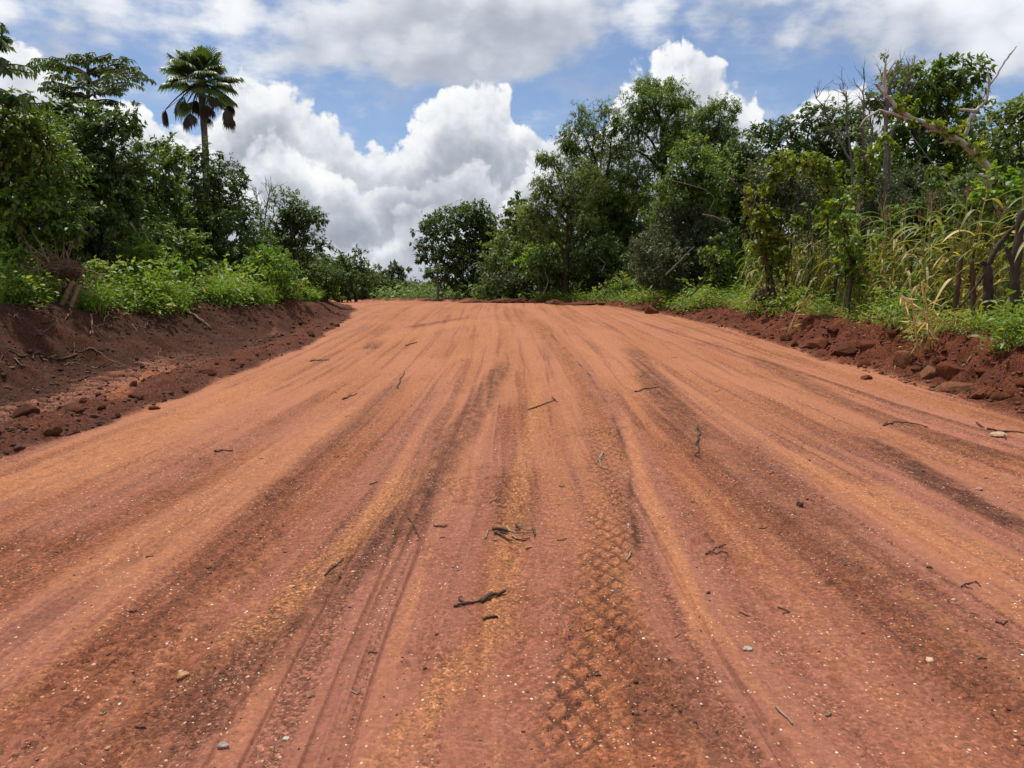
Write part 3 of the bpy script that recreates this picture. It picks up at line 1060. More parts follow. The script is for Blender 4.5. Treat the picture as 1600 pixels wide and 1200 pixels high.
tiered_tree('tree with drooping tiered branches reaching in from the left picture edge', 15, (-60, 470), [(-62, 300), (-58, 120), (-52, 20)],
            [(0, 40, 48, .2), (14, 72, 80, -.2), (38, 103, 108, .1), (12, 108, 116, -.6), (36, 156, 160, -.2), (2, 58, 62, .5), (-8, 92, 98, .6),
             (44, 152, 165, .3), (-120, 60, 80, .4), (-110, 110, 120, -.4), (6, 142, 150, .8)], 6, .12, leaf=(.21, .085))
tree('broadleaf_tree', 'open-crowned tree standing just left of the palm trunk', 'tree', 25, (235, 455),
     [(255, 222, 16, 12), (238, 240, 32, 20), (212, 265, 40, 30), (262, 258, 24, 20), (225, 300, 44, 32), (255, 305, 30, 28), (210, 340, 40, 30),
      (262, 345, 34, 26)], 'broad', 'mid', 2.7, .11, seed=7)
tree('broadleaf_tree', 'tree with layered branches in front of the palm trunk', 'tree', 27, (318, 455),
     [(288, 250, 26, 15), (340, 262, 32, 16), (372, 292, 22, 10), (300, 285, 44, 24), (350, 310, 42, 24), (372, 268, 14, 8), (290, 330, 40, 28),
      (340, 345, 44, 28), (376, 340, 20, 14), (300, 375, 40, 26), (318, 240, 18, 12)], 'broad', 'dark', 3.0, .12, seed=8)
tree('leaning_tree', 'small tree with a slanting dark trunk and rounded crown beside the left bank', 'tree', 24, (481, 470),
     [(455, 322, 28, 18), (480, 338, 20, 16), (496, 342, 9, 10), (438, 345, 24, 20), (442, 372, 36, 22), (475, 382, 30, 18), (505, 386, 7, 7),
      (470, 356, 26, 18), (428, 384, 20, 14), (455, 396, 30, 12)], 'broad', 'dark', 2.9, .085, seed=9, trunk=[(472, 440), (462, 415), (456, 385), (455, 345)], bark='dark')
bare_tree('thin leafless tree with grey twigs behind the layered tree near the palm', 31, (408, 440), [[(410, 380), (405, 330), (398, 292)], [(412, 360), (418, 320), (424, 288)], [(412, 380), (425, 340), (430, 300)]], 10, .05)
# lower bushes along the left edge of the wood
for k, (lab, Y, spec, st, mt, cov) in enumerate([
    ('dark bush at the foot of the layered tree', 25, [(360, 400, 44, 30), (400, 395, 34, 26), (325, 405, 34, 26)], 'small', 'dark', 3.2),
    ('mid green bush between the layered tree and the slanting trunk', 23, [(415, 415, 30, 22), (385, 425, 34, 20), (440, 425, 22, 18)], 'small', 'bright', 3.0),
    ('yellowish bush with spreading sprays in front of the dark wood', 20, [(225, 395, 32, 16), (245, 412, 34, 14), (205, 408, 26, 16)], 'small', 'bright', 2.6),
    ('glossy dark bush below the open-crowned tree', 21.5, [(270, 385, 36, 28), (300, 400, 28, 24), (250, 370, 30, 24)], 'broad', 'mid', 3.0),
    ('grey green bush above the uprooted stump', 18.5, [(165, 385, 34, 26), (140, 365, 28, 24), (185, 410, 26, 18)], 'small', 'dull', 2.9),
    ('shaded thicket bush behind the uprooted stump', 19.5, [(90, 400, 44, 34), (45, 410, 44, 30), (120, 420, 34, 24)], 'small', 'dark', 3.2),
    ('bright low bush at the left picture edge above the bank', 12.6, [(8, 415, 24, 22), (22, 440, 22, 16), (-18, 430, 30, 26)], 'broad', 'bright', 3.0),
    ('leafy bush hanging over the grass right of the stump', 17.5, [(130, 445, 24, 16), (160, 432, 26, 16)], 'small', 'weed', 2.6),
    ('light green bush at the left bank below the slanting trunk', 21, [(430, 448, 28, 16), (400, 450, 28, 14), (455, 455, 24, 12)], 'broad', 'weed', 2.8),
    ('pale leafy bush right of the slanting trunk', 25, [(500, 448, 24, 14), (520, 458, 24, 10), (480, 452, 20, 12)], 'small', 'weed', 2.8),
    ('round bush of large leaves left of the dark post', 19.5, [(265, 430, 26, 18), (285, 442, 22, 14)], 'broad', 'bright', 2.8),
    ('dense dark bush behind the slanting trunk', 27.5, [(490, 425, 28, 24), (520, 430, 22, 20), (460, 430, 26, 20)], 'small', 'dark', 3.2),
]):
    bush(lab, Y, spec, st, mt, cov, 40 + k, scale=1.0 if Y < 20 else 1.15, group='bushes along the left bank')
# darker wood behind
for k, (lab, Y, foot, spec) in enumerate([
    ('dark tree filling the gap behind the leftmost trees', 30, (60, 455), [(40, 300, 60, 50), (100, 330, 60, 50), (30, 390, 70, 40), (130, 400, 50, 36)]),
    ('dark tree behind the open-crowned tree', 33, (200, 455), [(190, 320, 50, 44), (230, 370, 50, 44), (170, 400, 50, 36), (250, 420, 50, 26)]),
    ('dark tree behind the layered tree', 36, (350, 455), [(320, 340, 44, 40), (370, 372, 40, 36), (300, 400, 50, 36), (360, 420, 50, 26)]),
    ('dark tree behind the slanting trunk', 38, (440, 455), [(420, 395, 34, 26), (455, 415, 34, 26), (400, 425, 34, 22), (490, 430, 24, 22)]),
]):
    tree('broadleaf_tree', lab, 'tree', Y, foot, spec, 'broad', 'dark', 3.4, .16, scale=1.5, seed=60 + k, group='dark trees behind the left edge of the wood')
# trees beyond the bend
for k, (lab, Y, foot, spec, mt) in enumerate([
    ('small dark tree beyond the left bank, right of the slanting trunk', 44, (528, 466), [(528, 420, 18, 16), (515, 432, 16, 14), (540, 436, 14, 14), (528, 448, 24, 12)], 'dark'),
    ('taller dark tree with a pointed crown beyond the left bank', 50, (556, 466), [(556, 412, 12, 14), (566, 420, 11, 10), (545, 425, 12, 12), (556, 438, 20, 16), (556, 454, 22, 10)], 'dark'),
    ('far flat-topped tree standing out against the sky at the bend', 75, (606, 464), [(604, 422, 15, 7), (622, 424, 10, 6), (590, 430, 10, 6), (612, 432, 14, 6), (600, 440, 12, 6)], 'dull'),
    ('far bushy tree left of the flat-topped tree', 70, (580, 464), [(580, 440, 14, 11), (570, 450, 14, 10), (592, 452, 14, 9)], 'dark'),
    ('far low tree under the flat-topped tree', 90, (615, 464), [(610, 450, 22, 9), (632, 450, 18, 8), (590, 455, 18, 7)], 'olive'),
    ('far treetop in the gap at the bend', 110, (645, 464), [(640, 453, 16, 7), (656, 455, 14, 6), (625, 457, 16, 6)], 'dark'),
    ('farthest treetop below the open sky', 125, (668, 464), [(664, 455, 14, 6), (678, 454, 12, 7), (650, 459, 16, 5)], 'dark'),
]):
    tree('far_tree', lab, 'tree', Y, foot, [(q[0], q[1], q[2] * 1.15, q[3] * 1.15) for q in spec], 'broad', mt, 4.2, .13, scale=max(1.5, Y / 27), seed=70 + k, group='trees beyond the bend', twigs=3)

# ------------------------------------------------------------------ trees of the right side
tree('spreading_tree', 'dark wide tree standing alone right of the gap at the bend', 'tree', 55, (728, 468),
     [(742, 336, 30, 15), (768, 352, 16, 16), (712, 346, 32, 20), (690, 355, 24, 16), (664, 362, 18, 9), (735, 372, 44, 26), (695, 384, 34, 22),
      (656, 384, 14, 7), (765, 385, 22, 24), (720, 405, 40, 24), (668, 402, 18, 8), (750, 420, 40, 28), (715, 435, 30, 20), (672, 424, 14, 6), (760, 445, 36, 16)],
     'broad', 'dark', 3.6, .22, scale=1.8, seed=11)
tree('slender_tree', 'slender pale-stemmed tree with a drooping tuft at the left foot of the wide dark tree', 'tree', 52, (684, 468),
     [(682, 418, 12, 7), (690, 426, 9, 8), (674, 428, 8, 6)], 'long', 'dark', 2.2, .09, scale=1.8, seed=12, bark='grey', trunk=[(684, 445), (683, 420)])
tree('broadleaf_tree', 'olive green tree right of the wide dark tree', 'tree', 47, (800, 465),
     [(815, 345, 26, 22), (795, 380, 36, 26), (838, 372, 28, 30), (785, 415, 32, 26), (825, 415, 36, 28), (800, 440, 34, 18)], 'small', 'olive', 3.0, .16, scale=2.1, seed=13)
tiered_tree('dark pointed tiered tree peeping over the olive tree', 50, (806, 460), [(806, 400), (806, 350), (808, 306)],
            [(792, 328, 334, 0), (822, 322, 330, .5), (788, 342, 348, .6), (828, 338, 344, -.5), (800, 312, 318, -.4), (818, 310, 316, .3), (786, 358, 362, -.5), (832, 352, 358, .4),
             (808, 302, 312, 0), (806, 330, 336, -1.2), (812, 345, 350, -1.3)], 14, .10, leaf=(.5, .2))
tree('slim_tree', 'slim tree with a forked dark trunk and light feathery crown at the right road edge', 'tree', 38, (885, 462),
     [(865, 248, 16, 14), (882, 275, 30, 20), (852, 292, 22, 20), (918, 285, 28, 24), (862, 325, 38, 22), (908, 335, 30, 20), (832, 345, 26, 22),
      (880, 305, 30, 18), (850, 365, 30, 18), (930, 355, 22, 18), (850, 250, 8, 14)], 'fine', 'olive', 2.3, .19, scale=1.3, stray=.10, seed=15,
     trunk=[(884, 420), (886, 390), (891, 350), (888, 310)], hang=.25)
tree('tall_tree', 'tall tree with an uneven airy crown left of the highest tree', 'tree', 43, (945, 460),
     [(905, 188, 20, 22), (890, 222, 20, 20), (944, 172, 15, 12), (930, 205, 24, 22), (915, 240, 32, 22), (960, 195, 8, 20), (955, 250, 28, 24), (930, 285, 34, 28),
      (970, 300, 28, 30), (945, 330, 36, 28), (900, 265, 22, 18), (960, 370, 34, 30)], 'fine', 'mid', 2.6, .24, scale=1.3, stray=.10, seed=16, hang=.25)
tree('tall_tree', 'highest tree on the right with a dense clumped crown', 'tree', 42, (1035, 460),
     [(1030, 132, 34, 15), (1002, 158, 24, 18), (1060, 152, 26, 20), (1030, 172, 40, 20), (985, 195, 20, 22), (1072, 190, 22, 22), (1042, 205, 30, 22), (1000, 182, 24, 18),
      (985, 235, 26, 26), (1055, 232, 26, 20), (995, 275, 28, 28), (1030, 262, 18, 14), (1010, 310, 32, 28), (985, 345, 34, 34), (1022, 240, 14, 10), (1066, 215, 18, 16)],
     'fine', 'mid', 3.0, .27, scale=1.3, stray=.10, seed=17, hang=.25, trunk=[(1036, 380), (1036, 310), (1038, 270), (1036, 200)])
tree('tall_tree', 'side tree with a rounded crown right of the highest tree', 'tree', 40, (1105, 460),
     [(1128, 163, 20, 10), (1142, 175, 10, 14), (1104, 182, 20, 18), (1130, 200, 24, 18), (1108, 215, 26, 16), (1140, 215, 14, 14), (1090, 205, 16, 20), (1125, 235, 22, 10)],
     'fine', 'mid', 2.9, .16, scale=1.3, stray=.10, seed=18, hang=.25, trunk=[(1100, 380), (1095, 300), (1105, 240)])
tree('broadleaf_tree', 'rounded mid green tree below the highest tree', 'tree', 33, (1085, 460),
     [(1080, 238, 34, 16), (1112, 248, 26, 18), (1070, 268, 38, 22), (1110, 282, 32, 24), (1055, 305, 36, 26), (1095, 320, 44, 28), (1040, 340, 28, 28)],
     'small', 'mid', 2.9, .14, scale=1.4, seed=19)
for k, (lab, Y, spec, st, mt, cov) in enumerate([
    ('grey leaved tangle of bush at the foot of the mid green tree', 29, [(1045, 365, 40, 30), (1085, 355, 40, 30), (1020, 390, 34, 24)], 'brush', 'dull', 3.2),
    ('shaded thicket with dead sticks left of the maize', 27, [(1075, 405, 46, 34), (1030, 425, 40, 28), (1110, 425, 34, 28)], 'brush', 'dull', 3.0),
    ('dark thicket behind the slim forked trunk', 41, [(920, 400, 40, 34), (965, 410, 40, 34), (880, 415, 36, 30), (1000, 425, 40, 26), (850, 425, 30, 24)], 'small', 'dark', 3.4),
    ('yellow green bush on the right bank beside the slim forked trunk', 37.5, [(858, 400, 30, 14), (840, 415, 26, 14), (880, 395, 18, 10)], 'small', 'bright', 2.4),
    ('dry brown bush left of the slim forked trunk', 39, [(835, 425, 28, 20), (860, 440, 28, 16), (800, 440, 30, 14)], 'brush', 'dull', 2.5),
    ('low green bush where the right bank meets the bend', 44, [(780, 450, 26, 12), (755, 455, 22, 10), (820, 455, 24, 9)], 'small', 'olive', 2.8),
    ('pale weedy bush beside the road under the tall trees', 33.5, [(968, 440, 14, 12), (982, 448, 16, 10), (950, 452, 18, 8)], 'small', 'weed', 2.2),
    ('grey green low bush left of the maize edge', 27, [(1018, 446, 24, 12), (1040, 452, 20, 10)], 'brush', 'dull', 2.4),
    ('upright leafy shrub at the left edge of the maize', 22.5, [(1112, 385, 9, 12), (1118, 405, 14, 16), (1105, 395, 12, 6), (1122, 425, 12, 12), (1128, 408, 9, 8)], 'heart', 'mid', 3.0),
    ('leafy bush at the back of the maize under the arching vine', 20, [(1262, 345, 18, 14), (1285, 352, 20, 12), (1245, 350, 12, 10)], 'heart', 'mid', 3.0),
    ('round bush at the back of the maize below the dead bare trees', 18.5, [(1412, 335, 20, 14), (1400, 350, 22, 12), (1428, 348, 14, 10)], 'heart', 'mid', 3.0),
    ('brown tangle of stems under the arching vine', 24, [(1240, 300, 46, 34), (1200, 300, 40, 30), (1270, 330, 40, 26)], 'brush', 'dull', 2.4),
    ('dark thicket behind the middle of the maize', 22, [(1370, 320, 44, 36), (1420, 310, 40, 36), (1330, 330, 36, 32)], 'brush', 'dull', 2.9),
    ('dark thicket behind the right end of the maize', 19, [(1480, 330, 44, 44), (1440, 350, 40, 34), (1520, 340, 36, 44)], 'small', 'dark', 2.9),
    ('leafy bush of light green leaves at the right picture edge', 14.5, [(1560, 285, 26, 22), (1592, 325, 24, 32), (1548, 322, 20, 20), (1565, 360, 28, 26), (1610, 280, 26, 30), (1605, 380, 26, 30)], 'heart', 'bright', 2.8),
    ('tangled bush of young leaves left of the light green bush', 16, [(1530, 300, 22, 24), (1512, 330, 24, 26), (1535, 355, 22, 22)], 'heart', 'olive', 2.5),
]):
    bush(lab, Y, spec, st, mt, cov, 100 + k, scale=1.0 if Y < 20 else (1.3 if Y < 35 else 1.8), group='bushes along the right bank')
tree('broadleaf_tree', 'dark dense tree with a wide flat crown behind the arching vine', 'tree', 34, (1250, 455),
     [(1222, 210, 36, 16), (1268, 190, 38, 16), (1312, 188, 34, 18), (1190, 235, 34, 20), (1240, 232, 50, 24), (1300, 226, 46, 26), (1165, 258, 24, 18), (1340, 215, 30, 24),
      (1215, 262, 40, 22), (1275, 262, 44, 26), (1180, 285, 30, 24)], 'broad', 'dark', 3.1, .2, scale=1.55, seed=21)
tree('broadleaf_tree', 'large leafy tree behind the leaning dead trunk', 'tree', 26, (1440, 455),
     [(1466, 112, 32, 17), (1500, 122, 30, 22), (1432, 135, 32, 26), (1392, 120, 12, 26), (1470, 155, 48, 28), (1516, 160, 20, 26), (1420, 175, 40, 30), (1480, 195, 44, 30),
      (1385, 160, 18, 20), (1400, 225, 44, 34), (1455, 240, 46, 34), (1505, 235, 34, 34), (1380, 275, 40, 34), (1430, 290, 44, 34), (1490, 290, 40, 34)], 'broad', 'mid', 3.0, .2, scale=1.3, seed=22)
tree('broadleaf_tree', 'lighter green tree at the right picture edge', 'tree', 21, (1600, 455),
     [(1580, 168, 22, 14), (1566, 200, 26, 24), (1602, 195, 30, 30), (1552, 235, 22, 26), (1590, 245, 36, 34), (1560, 275, 30, 30), (1620, 270, 36, 40), (1590, 310, 36, 36)], 'broad', 'olive', 2.8, .14, scale=1.15, seed=23)
VINE('climbing_vine', 'yellow green vine arching over a broken tree above the maize', 'vine', 20, (1296, 460),
     [(1250, 243, 24, 6), (1228, 246, 16, 8), (1272, 248, 18, 9), (1290, 262, 13, 14), (1215, 262, 10, 10), (1294, 290, 11, 20), (1297, 322, 9, 20), (1245, 256, 22, 8), (1300, 350, 9, 18), (1205, 280, 8, 14)],
     'heart', 'vine', 3.2, .05, seed=24, fork=(1294, 275), hang=.5, parts=('stem', 'foliage'))
VINE('climbing_vine', 'green vine covering a forked pole at the left end of the maize', 'vine', 18.5, (1202, 465),
     [(1176, 315, 11, 16), (1188, 342, 13, 18), (1196, 370, 15, 18), (1206, 395, 15, 18), (1200, 345, 12, 14), (1210, 420, 13, 14), (1182, 295, 9, 10), (1192, 392, 12, 14)],
     'heart', 'vine', 3.1, .06, seed=25, fork=(1192, 345), hang=.4, parts=('stem', 'foliage'), bark='brown')
VINE('climbing_vine', 'green vine column in the middle of the maize', 'vine', 16, (1325, 470),
     [(1312, 330, 8, 10), (1320, 350, 10, 18), (1318, 380, 9, 18), (1326, 405, 14, 16), (1334, 428, 13, 14), (1310, 318, 9, 8), (1332, 398, 10, 12)],
     'heart', 'bright', 3.2, .045, seed=26, fork=(1320, 350), hang=.4, parts=('stem', 'foliage'))
VINE('climbing_vine', 'narrow green vine hanging straight down below the dead trunk', 'vine', 19, (1470, 460),
     [(1467, 262, 6, 12), (1468, 285, 7, 14), (1469, 310, 6, 14), (1470, 335, 7, 14)], 'heart', 'vine', 3.0, .04, seed=27, fork=(1468, 270), hang=.6, parts=('stem', 'foliage'))
VINE('climbing_vine', 'vine hanging from the broken tree right of the arch', 'vine', 21, (1352, 460),
     [(1345, 240, 10, 12), (1352, 262, 9, 14), (1360, 285, 10, 14), (1375, 225, 14, 8), (1350, 305, 8, 14)], 'heart', 'vine', 2.4, .04, seed=28, fork=(1352, 250), hang=.6, parts=('stem', 'foliage'))
bare_tree('leafless grey tree, tallest and most upright of the bare ones behind the maize', 23, (1350, 450), [[(1350, 300), (1349, 200), (1350, 108)], [(1352, 260), (1362, 220), (1358, 140)]], 31, .06)
bare_tree('leafless thin tree leaning left of the upright bare tree', 24, (1345, 450), [[(1340, 270), (1300, 200), (1272, 140)]], 32, .05)
bare_tree('leafless thin tree between the leaning and the upright bare trees', 25, (1332, 450), [[(1330, 260), (1322, 180), (1318, 130)]], 33, .045)
bare_tree('leafless twiggy tree beside the fork of the leaning dead trunk', 21, (1388, 450), [[(1384, 250), (1382, 160), (1384, 96)], [(1384, 180), (1392, 130), (1402, 95)], [(1390, 220), (1416, 140), (1426, 92)]], 34, .055)
for k, (lab, Y, foot, spec) in enumerate([
    ('dark tree behind the tall airy tree', 52, (930, 460), [(900, 340, 34, 34), (950, 330, 40, 40), (900, 400, 44, 36), (960, 400, 44, 36)]),
    ('dark tree behind the highest tree', 54, (1030, 460), [(1010, 370, 44, 36), (1060, 350, 44, 34), (1030, 415, 50, 34)]),
    ('dark tree behind the mid green tree', 46, (1120, 460), [(1110, 320, 40, 36), (1140, 300, 30, 34), (1100, 380, 46, 36), (1150, 380, 44, 36)]),
    ('dark tree behind the brown tangle of stems', 41, (1210, 460), [(1180, 320, 44, 36), (1240, 320, 50, 36), (1170, 385, 44, 36), (1250, 385, 50, 36)]),
    ('dark tree behind the dead bare trees', 37, (1330, 460), [(1310, 300, 46, 40), (1370, 290, 46, 40), (1330, 360, 50, 40), (1390, 360, 50, 40)]),
    ('dark tree filling the gap between the slim forked tree and the olive tree', 58, (840, 460), [(830, 372, 36, 30), (870, 370, 34, 30), (820, 410, 40, 34), (880, 405, 40, 36)]),
    ('dark tree behind the side tree right of the highest tree', 50, (1090, 460), [(1075, 310, 40, 30), (1110, 330, 44, 36)]),
    ('dark tree between the wide flat crown and the mid green tree', 44, (1150, 460), [(1150, 265, 30, 26), (1130, 300, 34, 34), (1170, 310, 40, 34), (1150, 360, 44, 36)]),
    ('dark tree below the wide flat crown', 39, (1280, 460), [(1250, 290, 50, 30), (1310, 280, 44, 30), (1220, 330, 44, 34), (1290, 340, 50, 34)]),
    ('dark tree between the leafy tree and the lighter edge tree', 30, (1530, 460), [(1535, 230, 26, 34), (1520, 280, 36, 36), (1550, 330, 44, 36)]),
    ('dark tree behind the narrow hanging vine', 33, (1480, 460), [(1450, 320, 50, 44), (1520, 310, 50, 44), (1580, 330, 44, 44), (1480, 380, 60, 40), (1560, 390, 50, 40)]),
]):
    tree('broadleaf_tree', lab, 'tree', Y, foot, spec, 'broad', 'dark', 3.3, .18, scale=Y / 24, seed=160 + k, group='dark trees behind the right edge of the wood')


# ------------------------------------------------------------------ fan palm
def fan_palm():
    rng = np.random.default_rng(77)
    Y = 38
    b = at(324, 455, Y)
    root = np.array([b.x, Y, H(b.x, Y) - .2])
    e = empty('fan_palm', root, 'tall fan palm with brown hanging dead fronds, rising above the left trees', 'palm')
    tp = [root] + [np.array(at(px, py, Y)) for px, py in [(323, 330), (322, 265), (320, 220), (318, 185), (315, 152), (314, 126)]]
    tp = np.array(tp)
    tt = np.linspace(0, 1, 26)
    tp = np.stack([np.interp(tt, np.linspace(0, 1, len(tp)), tp[:, q]) for q in range(3)], 1)
    w = Geo()
    w.tube(tp, np.interp(tt, [0, .5, .75, 1], [.21, .15, .165, .12]) * (1 + .02 * np.sin(np.arange(26) * 2.1)), 10, .5, .03, rng)
    w.build('trunk', BK['palm'], e, root, True)
    head = tp[-1] - np.array([0, 0, .1])

    def frond(dirn, plen, R0, dead, droop):
        g = Geo()
        d = np.asarray(dirn) / np.linalg.norm(dirn)
        n = 7
        t = np.linspace(0, 1, n)
        pet = head + np.outer(t * plen, d)
        pet[:, 2] -= droop * t ** 2 * plen
        g.tube(pet, np.linspace(.045, .022, n), 5, .5)
        fd = pet[-1] - pet[-2]
        fd /= np.linalg.norm(fd)
        if dead:
            fd = fd * .45 + np.array([0, 0, -1.0])
            fd /= np.linalg.norm(fd)
        side = np.cross(fd, (0, 0, 1.0))
        side /= np.linalg.norm(side) + 1e-9
        nor = np.cross(side, fd)
        hub = pet[-1]
        N = 40
        span = (2.25 if not dead else 1.15)
        an = np.linspace(-span, span, N + 1)
        for i in range(N):
            a0, a1 = an[i], an[i + 1]
            am = .5 * (a0 + a1)
            rr = R0 * (.80 + .20 * math.cos(am * .7)) * rng.uniform(.9, 1.06)

            def q(a, r, lift):
                v = hub + (fd * math.cos(a) + side * math.sin(a)) * r + nor * lift
                v[2] -= (.22 if not dead else .5) * r * r / R0 * abs(math.sin(a) * .8 + .25)
                return v
            pl = .035
            mid = .45 * rr
            tipd = am + rng.normal(0, .03)
            tip = q(tipd, rr, -.03)
            tip[2] -= rng.uniform(.05, .26 if not dead else .3)
            V = [hub, q(a0, mid, -pl), q(am, mid, pl), q(a1, mid, -pl), q(am - .022, rr * .8, -pl), q(am, rr * .82, pl * .5), q(am + .022, rr * .8, -pl), tip]
            F = [[0, 1, 2], [0, 2, 3], [1, 4, 5], [1, 5, 2], [2, 5, 6], [2, 6, 3], [4, 7, 5], [5, 7, 6]]
            g.add(V, F, np.clip(rng.normal(.4, .16), 0, 1))
        return g.build('dead_frond' if dead else 'frond', LM['deadpalm' if dead else 'palm'], e, root)
    for i in range(32):
        el_ = np.interp(i, [0, 9, 20, 31], [1.45, 1.0, .42, -.35]) + rng.normal(0, .16)
        a = i * 2.399 + rng.normal(0, .35)
        frond((math.cos(a) * math.cos(el_), math.sin(a) * math.cos(el_), math.sin(el_)), rng.uniform(.85, 1.4), rng.uniform(.78, 1.0), False, rng.uniform(.1, .3))
    for i in range(11):
        el_ = np.interp(i, [0, 6, 10], [-.10, -.60, -1.25]) + rng.normal(0, .14)
        a = i * 2.399 + .4 + rng.normal(0, .3)
        frond((math.cos(a) * math.cos(el_), math.sin(a) * math.cos(el_), math.sin(el_)), rng.uniform(1.1, 1.9) * (1 if i < 8 else .55), rng.uniform(.42, .66), True, .4)


fan_palm()


# ------------------------------------------------------------------ shaded understorey inside the wood, both sides
def understorey():
    rng = np.random.default_rng(5)
    k = 0
    for (side, rows) in (('L', [(5.4, 13, 34, 2.6), (8.2, 14, 40, 3.0), (12.5, 18, 48, 3.6)]), ('R', [(6.6, 12, 30, 2.9), (9.2, 13, 42, 3.4), (4.4, 27, 46, 2.0), (13.0, 18, 48, 4.0)])):
        for (s0, ya, yb, step) in rows:
            y = ya + rng.uniform(0, 1)
            while y < yb:
                s_ = s0 + rng.uniform(-.6, .6)
                x = xl(y) - s_ if side == 'L' else xr(y) + s_
                if abs(x / y) < .78:
                    z = H(x, y)
                    hgt = rng.uniform(1.5, 2.6) * (1.1 if s0 > 8 else .85)
                    rad = rng.uniform(1.0, 1.5)
                    lobes = [(np.array([x + rng.normal(0, .35), y + rng.normal(0, .35), z + hgt * q]), (rad * w_, rad * w_, hgt * .34)) for q, w_ in ((.22, 1.1), (.55, .95), (.85, .6))]
                    if side == 'L' and s0 < 6:
                        y += step
                        continue
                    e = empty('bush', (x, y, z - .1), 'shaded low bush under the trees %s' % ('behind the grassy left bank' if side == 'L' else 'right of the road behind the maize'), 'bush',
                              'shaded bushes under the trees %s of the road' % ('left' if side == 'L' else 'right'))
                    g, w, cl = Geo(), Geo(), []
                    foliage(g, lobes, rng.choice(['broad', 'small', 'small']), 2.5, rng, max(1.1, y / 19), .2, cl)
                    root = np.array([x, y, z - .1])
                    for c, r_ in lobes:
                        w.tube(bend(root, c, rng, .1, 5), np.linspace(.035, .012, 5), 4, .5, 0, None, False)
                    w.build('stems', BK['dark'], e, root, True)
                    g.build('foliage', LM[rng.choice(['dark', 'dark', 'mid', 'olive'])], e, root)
                y += step * rng.uniform(.8, 1.25)


understorey()


def far_hedge():
    rng = np.random.default_rng(15)
    for k in range(22):
        px = 500 + k * 9.4 + rng.normal(0, 3)
        Y = rng.uniform(62, 84)
        top = np.interp(px, [505, 560, 640, 700], [412, 424, 443, 440]) + rng.normal(0, 4)
        hh = 468 - top
        spec = [(px, top + hh * .35, 13, hh * .34), (px + rng.normal(0, 5), top + hh * .62, 15, hh * .38), (px - 6, top + hh * .85, 16, hh * .25)]
        rg = np.random.default_rng(800 + k)
        e0 = at(px, 466, Y)
        e = empty('bush', (e0.x, Y, H(e0.x, Y) - .1), 'far dark bush closing the view where the road bends away', 'bush', 'far bushes at the bend')
        g, w, cl = Geo(), Geo(), []
        lobes = lob(Y, spec, rg)
        foliage(g, lobes, 'small', 2.6, rg, 3.0, .2, cl)
        for c, r in lobes:
            w.tube(bend(np.array(e.location), c, rg, .1, 4), np.linspace(.06, .02, 4), 4, .5, 0, None, False)
        w.build('stems', BK['dark'], e, e.location, True)
        g.build('foliage', LM[rg.choice(['dark', 'dark', 'dull', 'dark'])], e, e.location)


far_hedge()

# ------------------------------------------------------------------ ground cover
def heights(x, y):
    return terrain(np.asarray(x), np.asarray(y), False)[0]


def sample_strip(side, n, ya, yb, sa, sb, rng, ypow=1.6):
    y = ya + (yb - ya) * rng.random(n) ** ypow
    s_ = sa + (sb - sa) * rng.random(n)
    x = xl(y) - s_ if side == 'L' else xr(y) + s_
    far = sst((y - 17) / 10.0)
    if side == 'L':
        keep = s_ > (4.7 - 3.1 * far) - .35 + .75 * pn(x * .55, y * .55, 101) + .35 * pn(x * 1.7, y * 1.7, 103)
    else:
        keep = s_ > 1.35 + .5 * pn(x * .7, y * .7, 102) + .3 * pn(x * 2, y * 2, 104)
    keep &= abs(x / np.maximum(y, .1)) < .76
    return x[keep], y[keep], s_[keep]


def weeds(name, label, x, y, rng, size, per, mat, spread=.14, leaf=(.085, .045), up=.5, tint=.45):
    g = Geo()
    z = heights(x, y)
    n = len(x)
    sz = np.asarray(size) * rng.uniform(.5, 1.4, n) * np.clip(1 + .8 * fbm(x * .8, y * .8, 2, 150), .45, 1.7)
    low = .30 * fbm(x * .6, y * .6, 3, 152)
    k = np.repeat(np.arange(n), per)
    m = len(k)
    a = rng.random(m) * 2 * np.pi
    q = rng.random(m)
    rad = spread * sz[k] * np.sqrt(rng.random(m)) * 2.2
    hh = sz[k] * .42 * q
    pos = np.stack([x[k] + np.cos(a) * rad, y[k] + np.sin(a) * rad, z[k] + hh], 1)
    D = np.stack([np.cos(a), np.sin(a), rng.uniform(-.5, up, m)], 1) + unit(rng, m) * .45
    N = np.array([0, 0, 1.0]) + unit(rng, m) * .5
    s_ = (sz[k] * rng.uniform(.6, 1.3, m))
    t = np.clip(tint + (low + rng.normal(0, .15, n))[k] + rng.normal(0, .12, m), 0, 1)
    g.leaves(pos, D, N, leaf[0] * s_, leaf[1] * s_, t)
    return tag(g.build(name, LM[mat]), label, None, None, 'stuff')


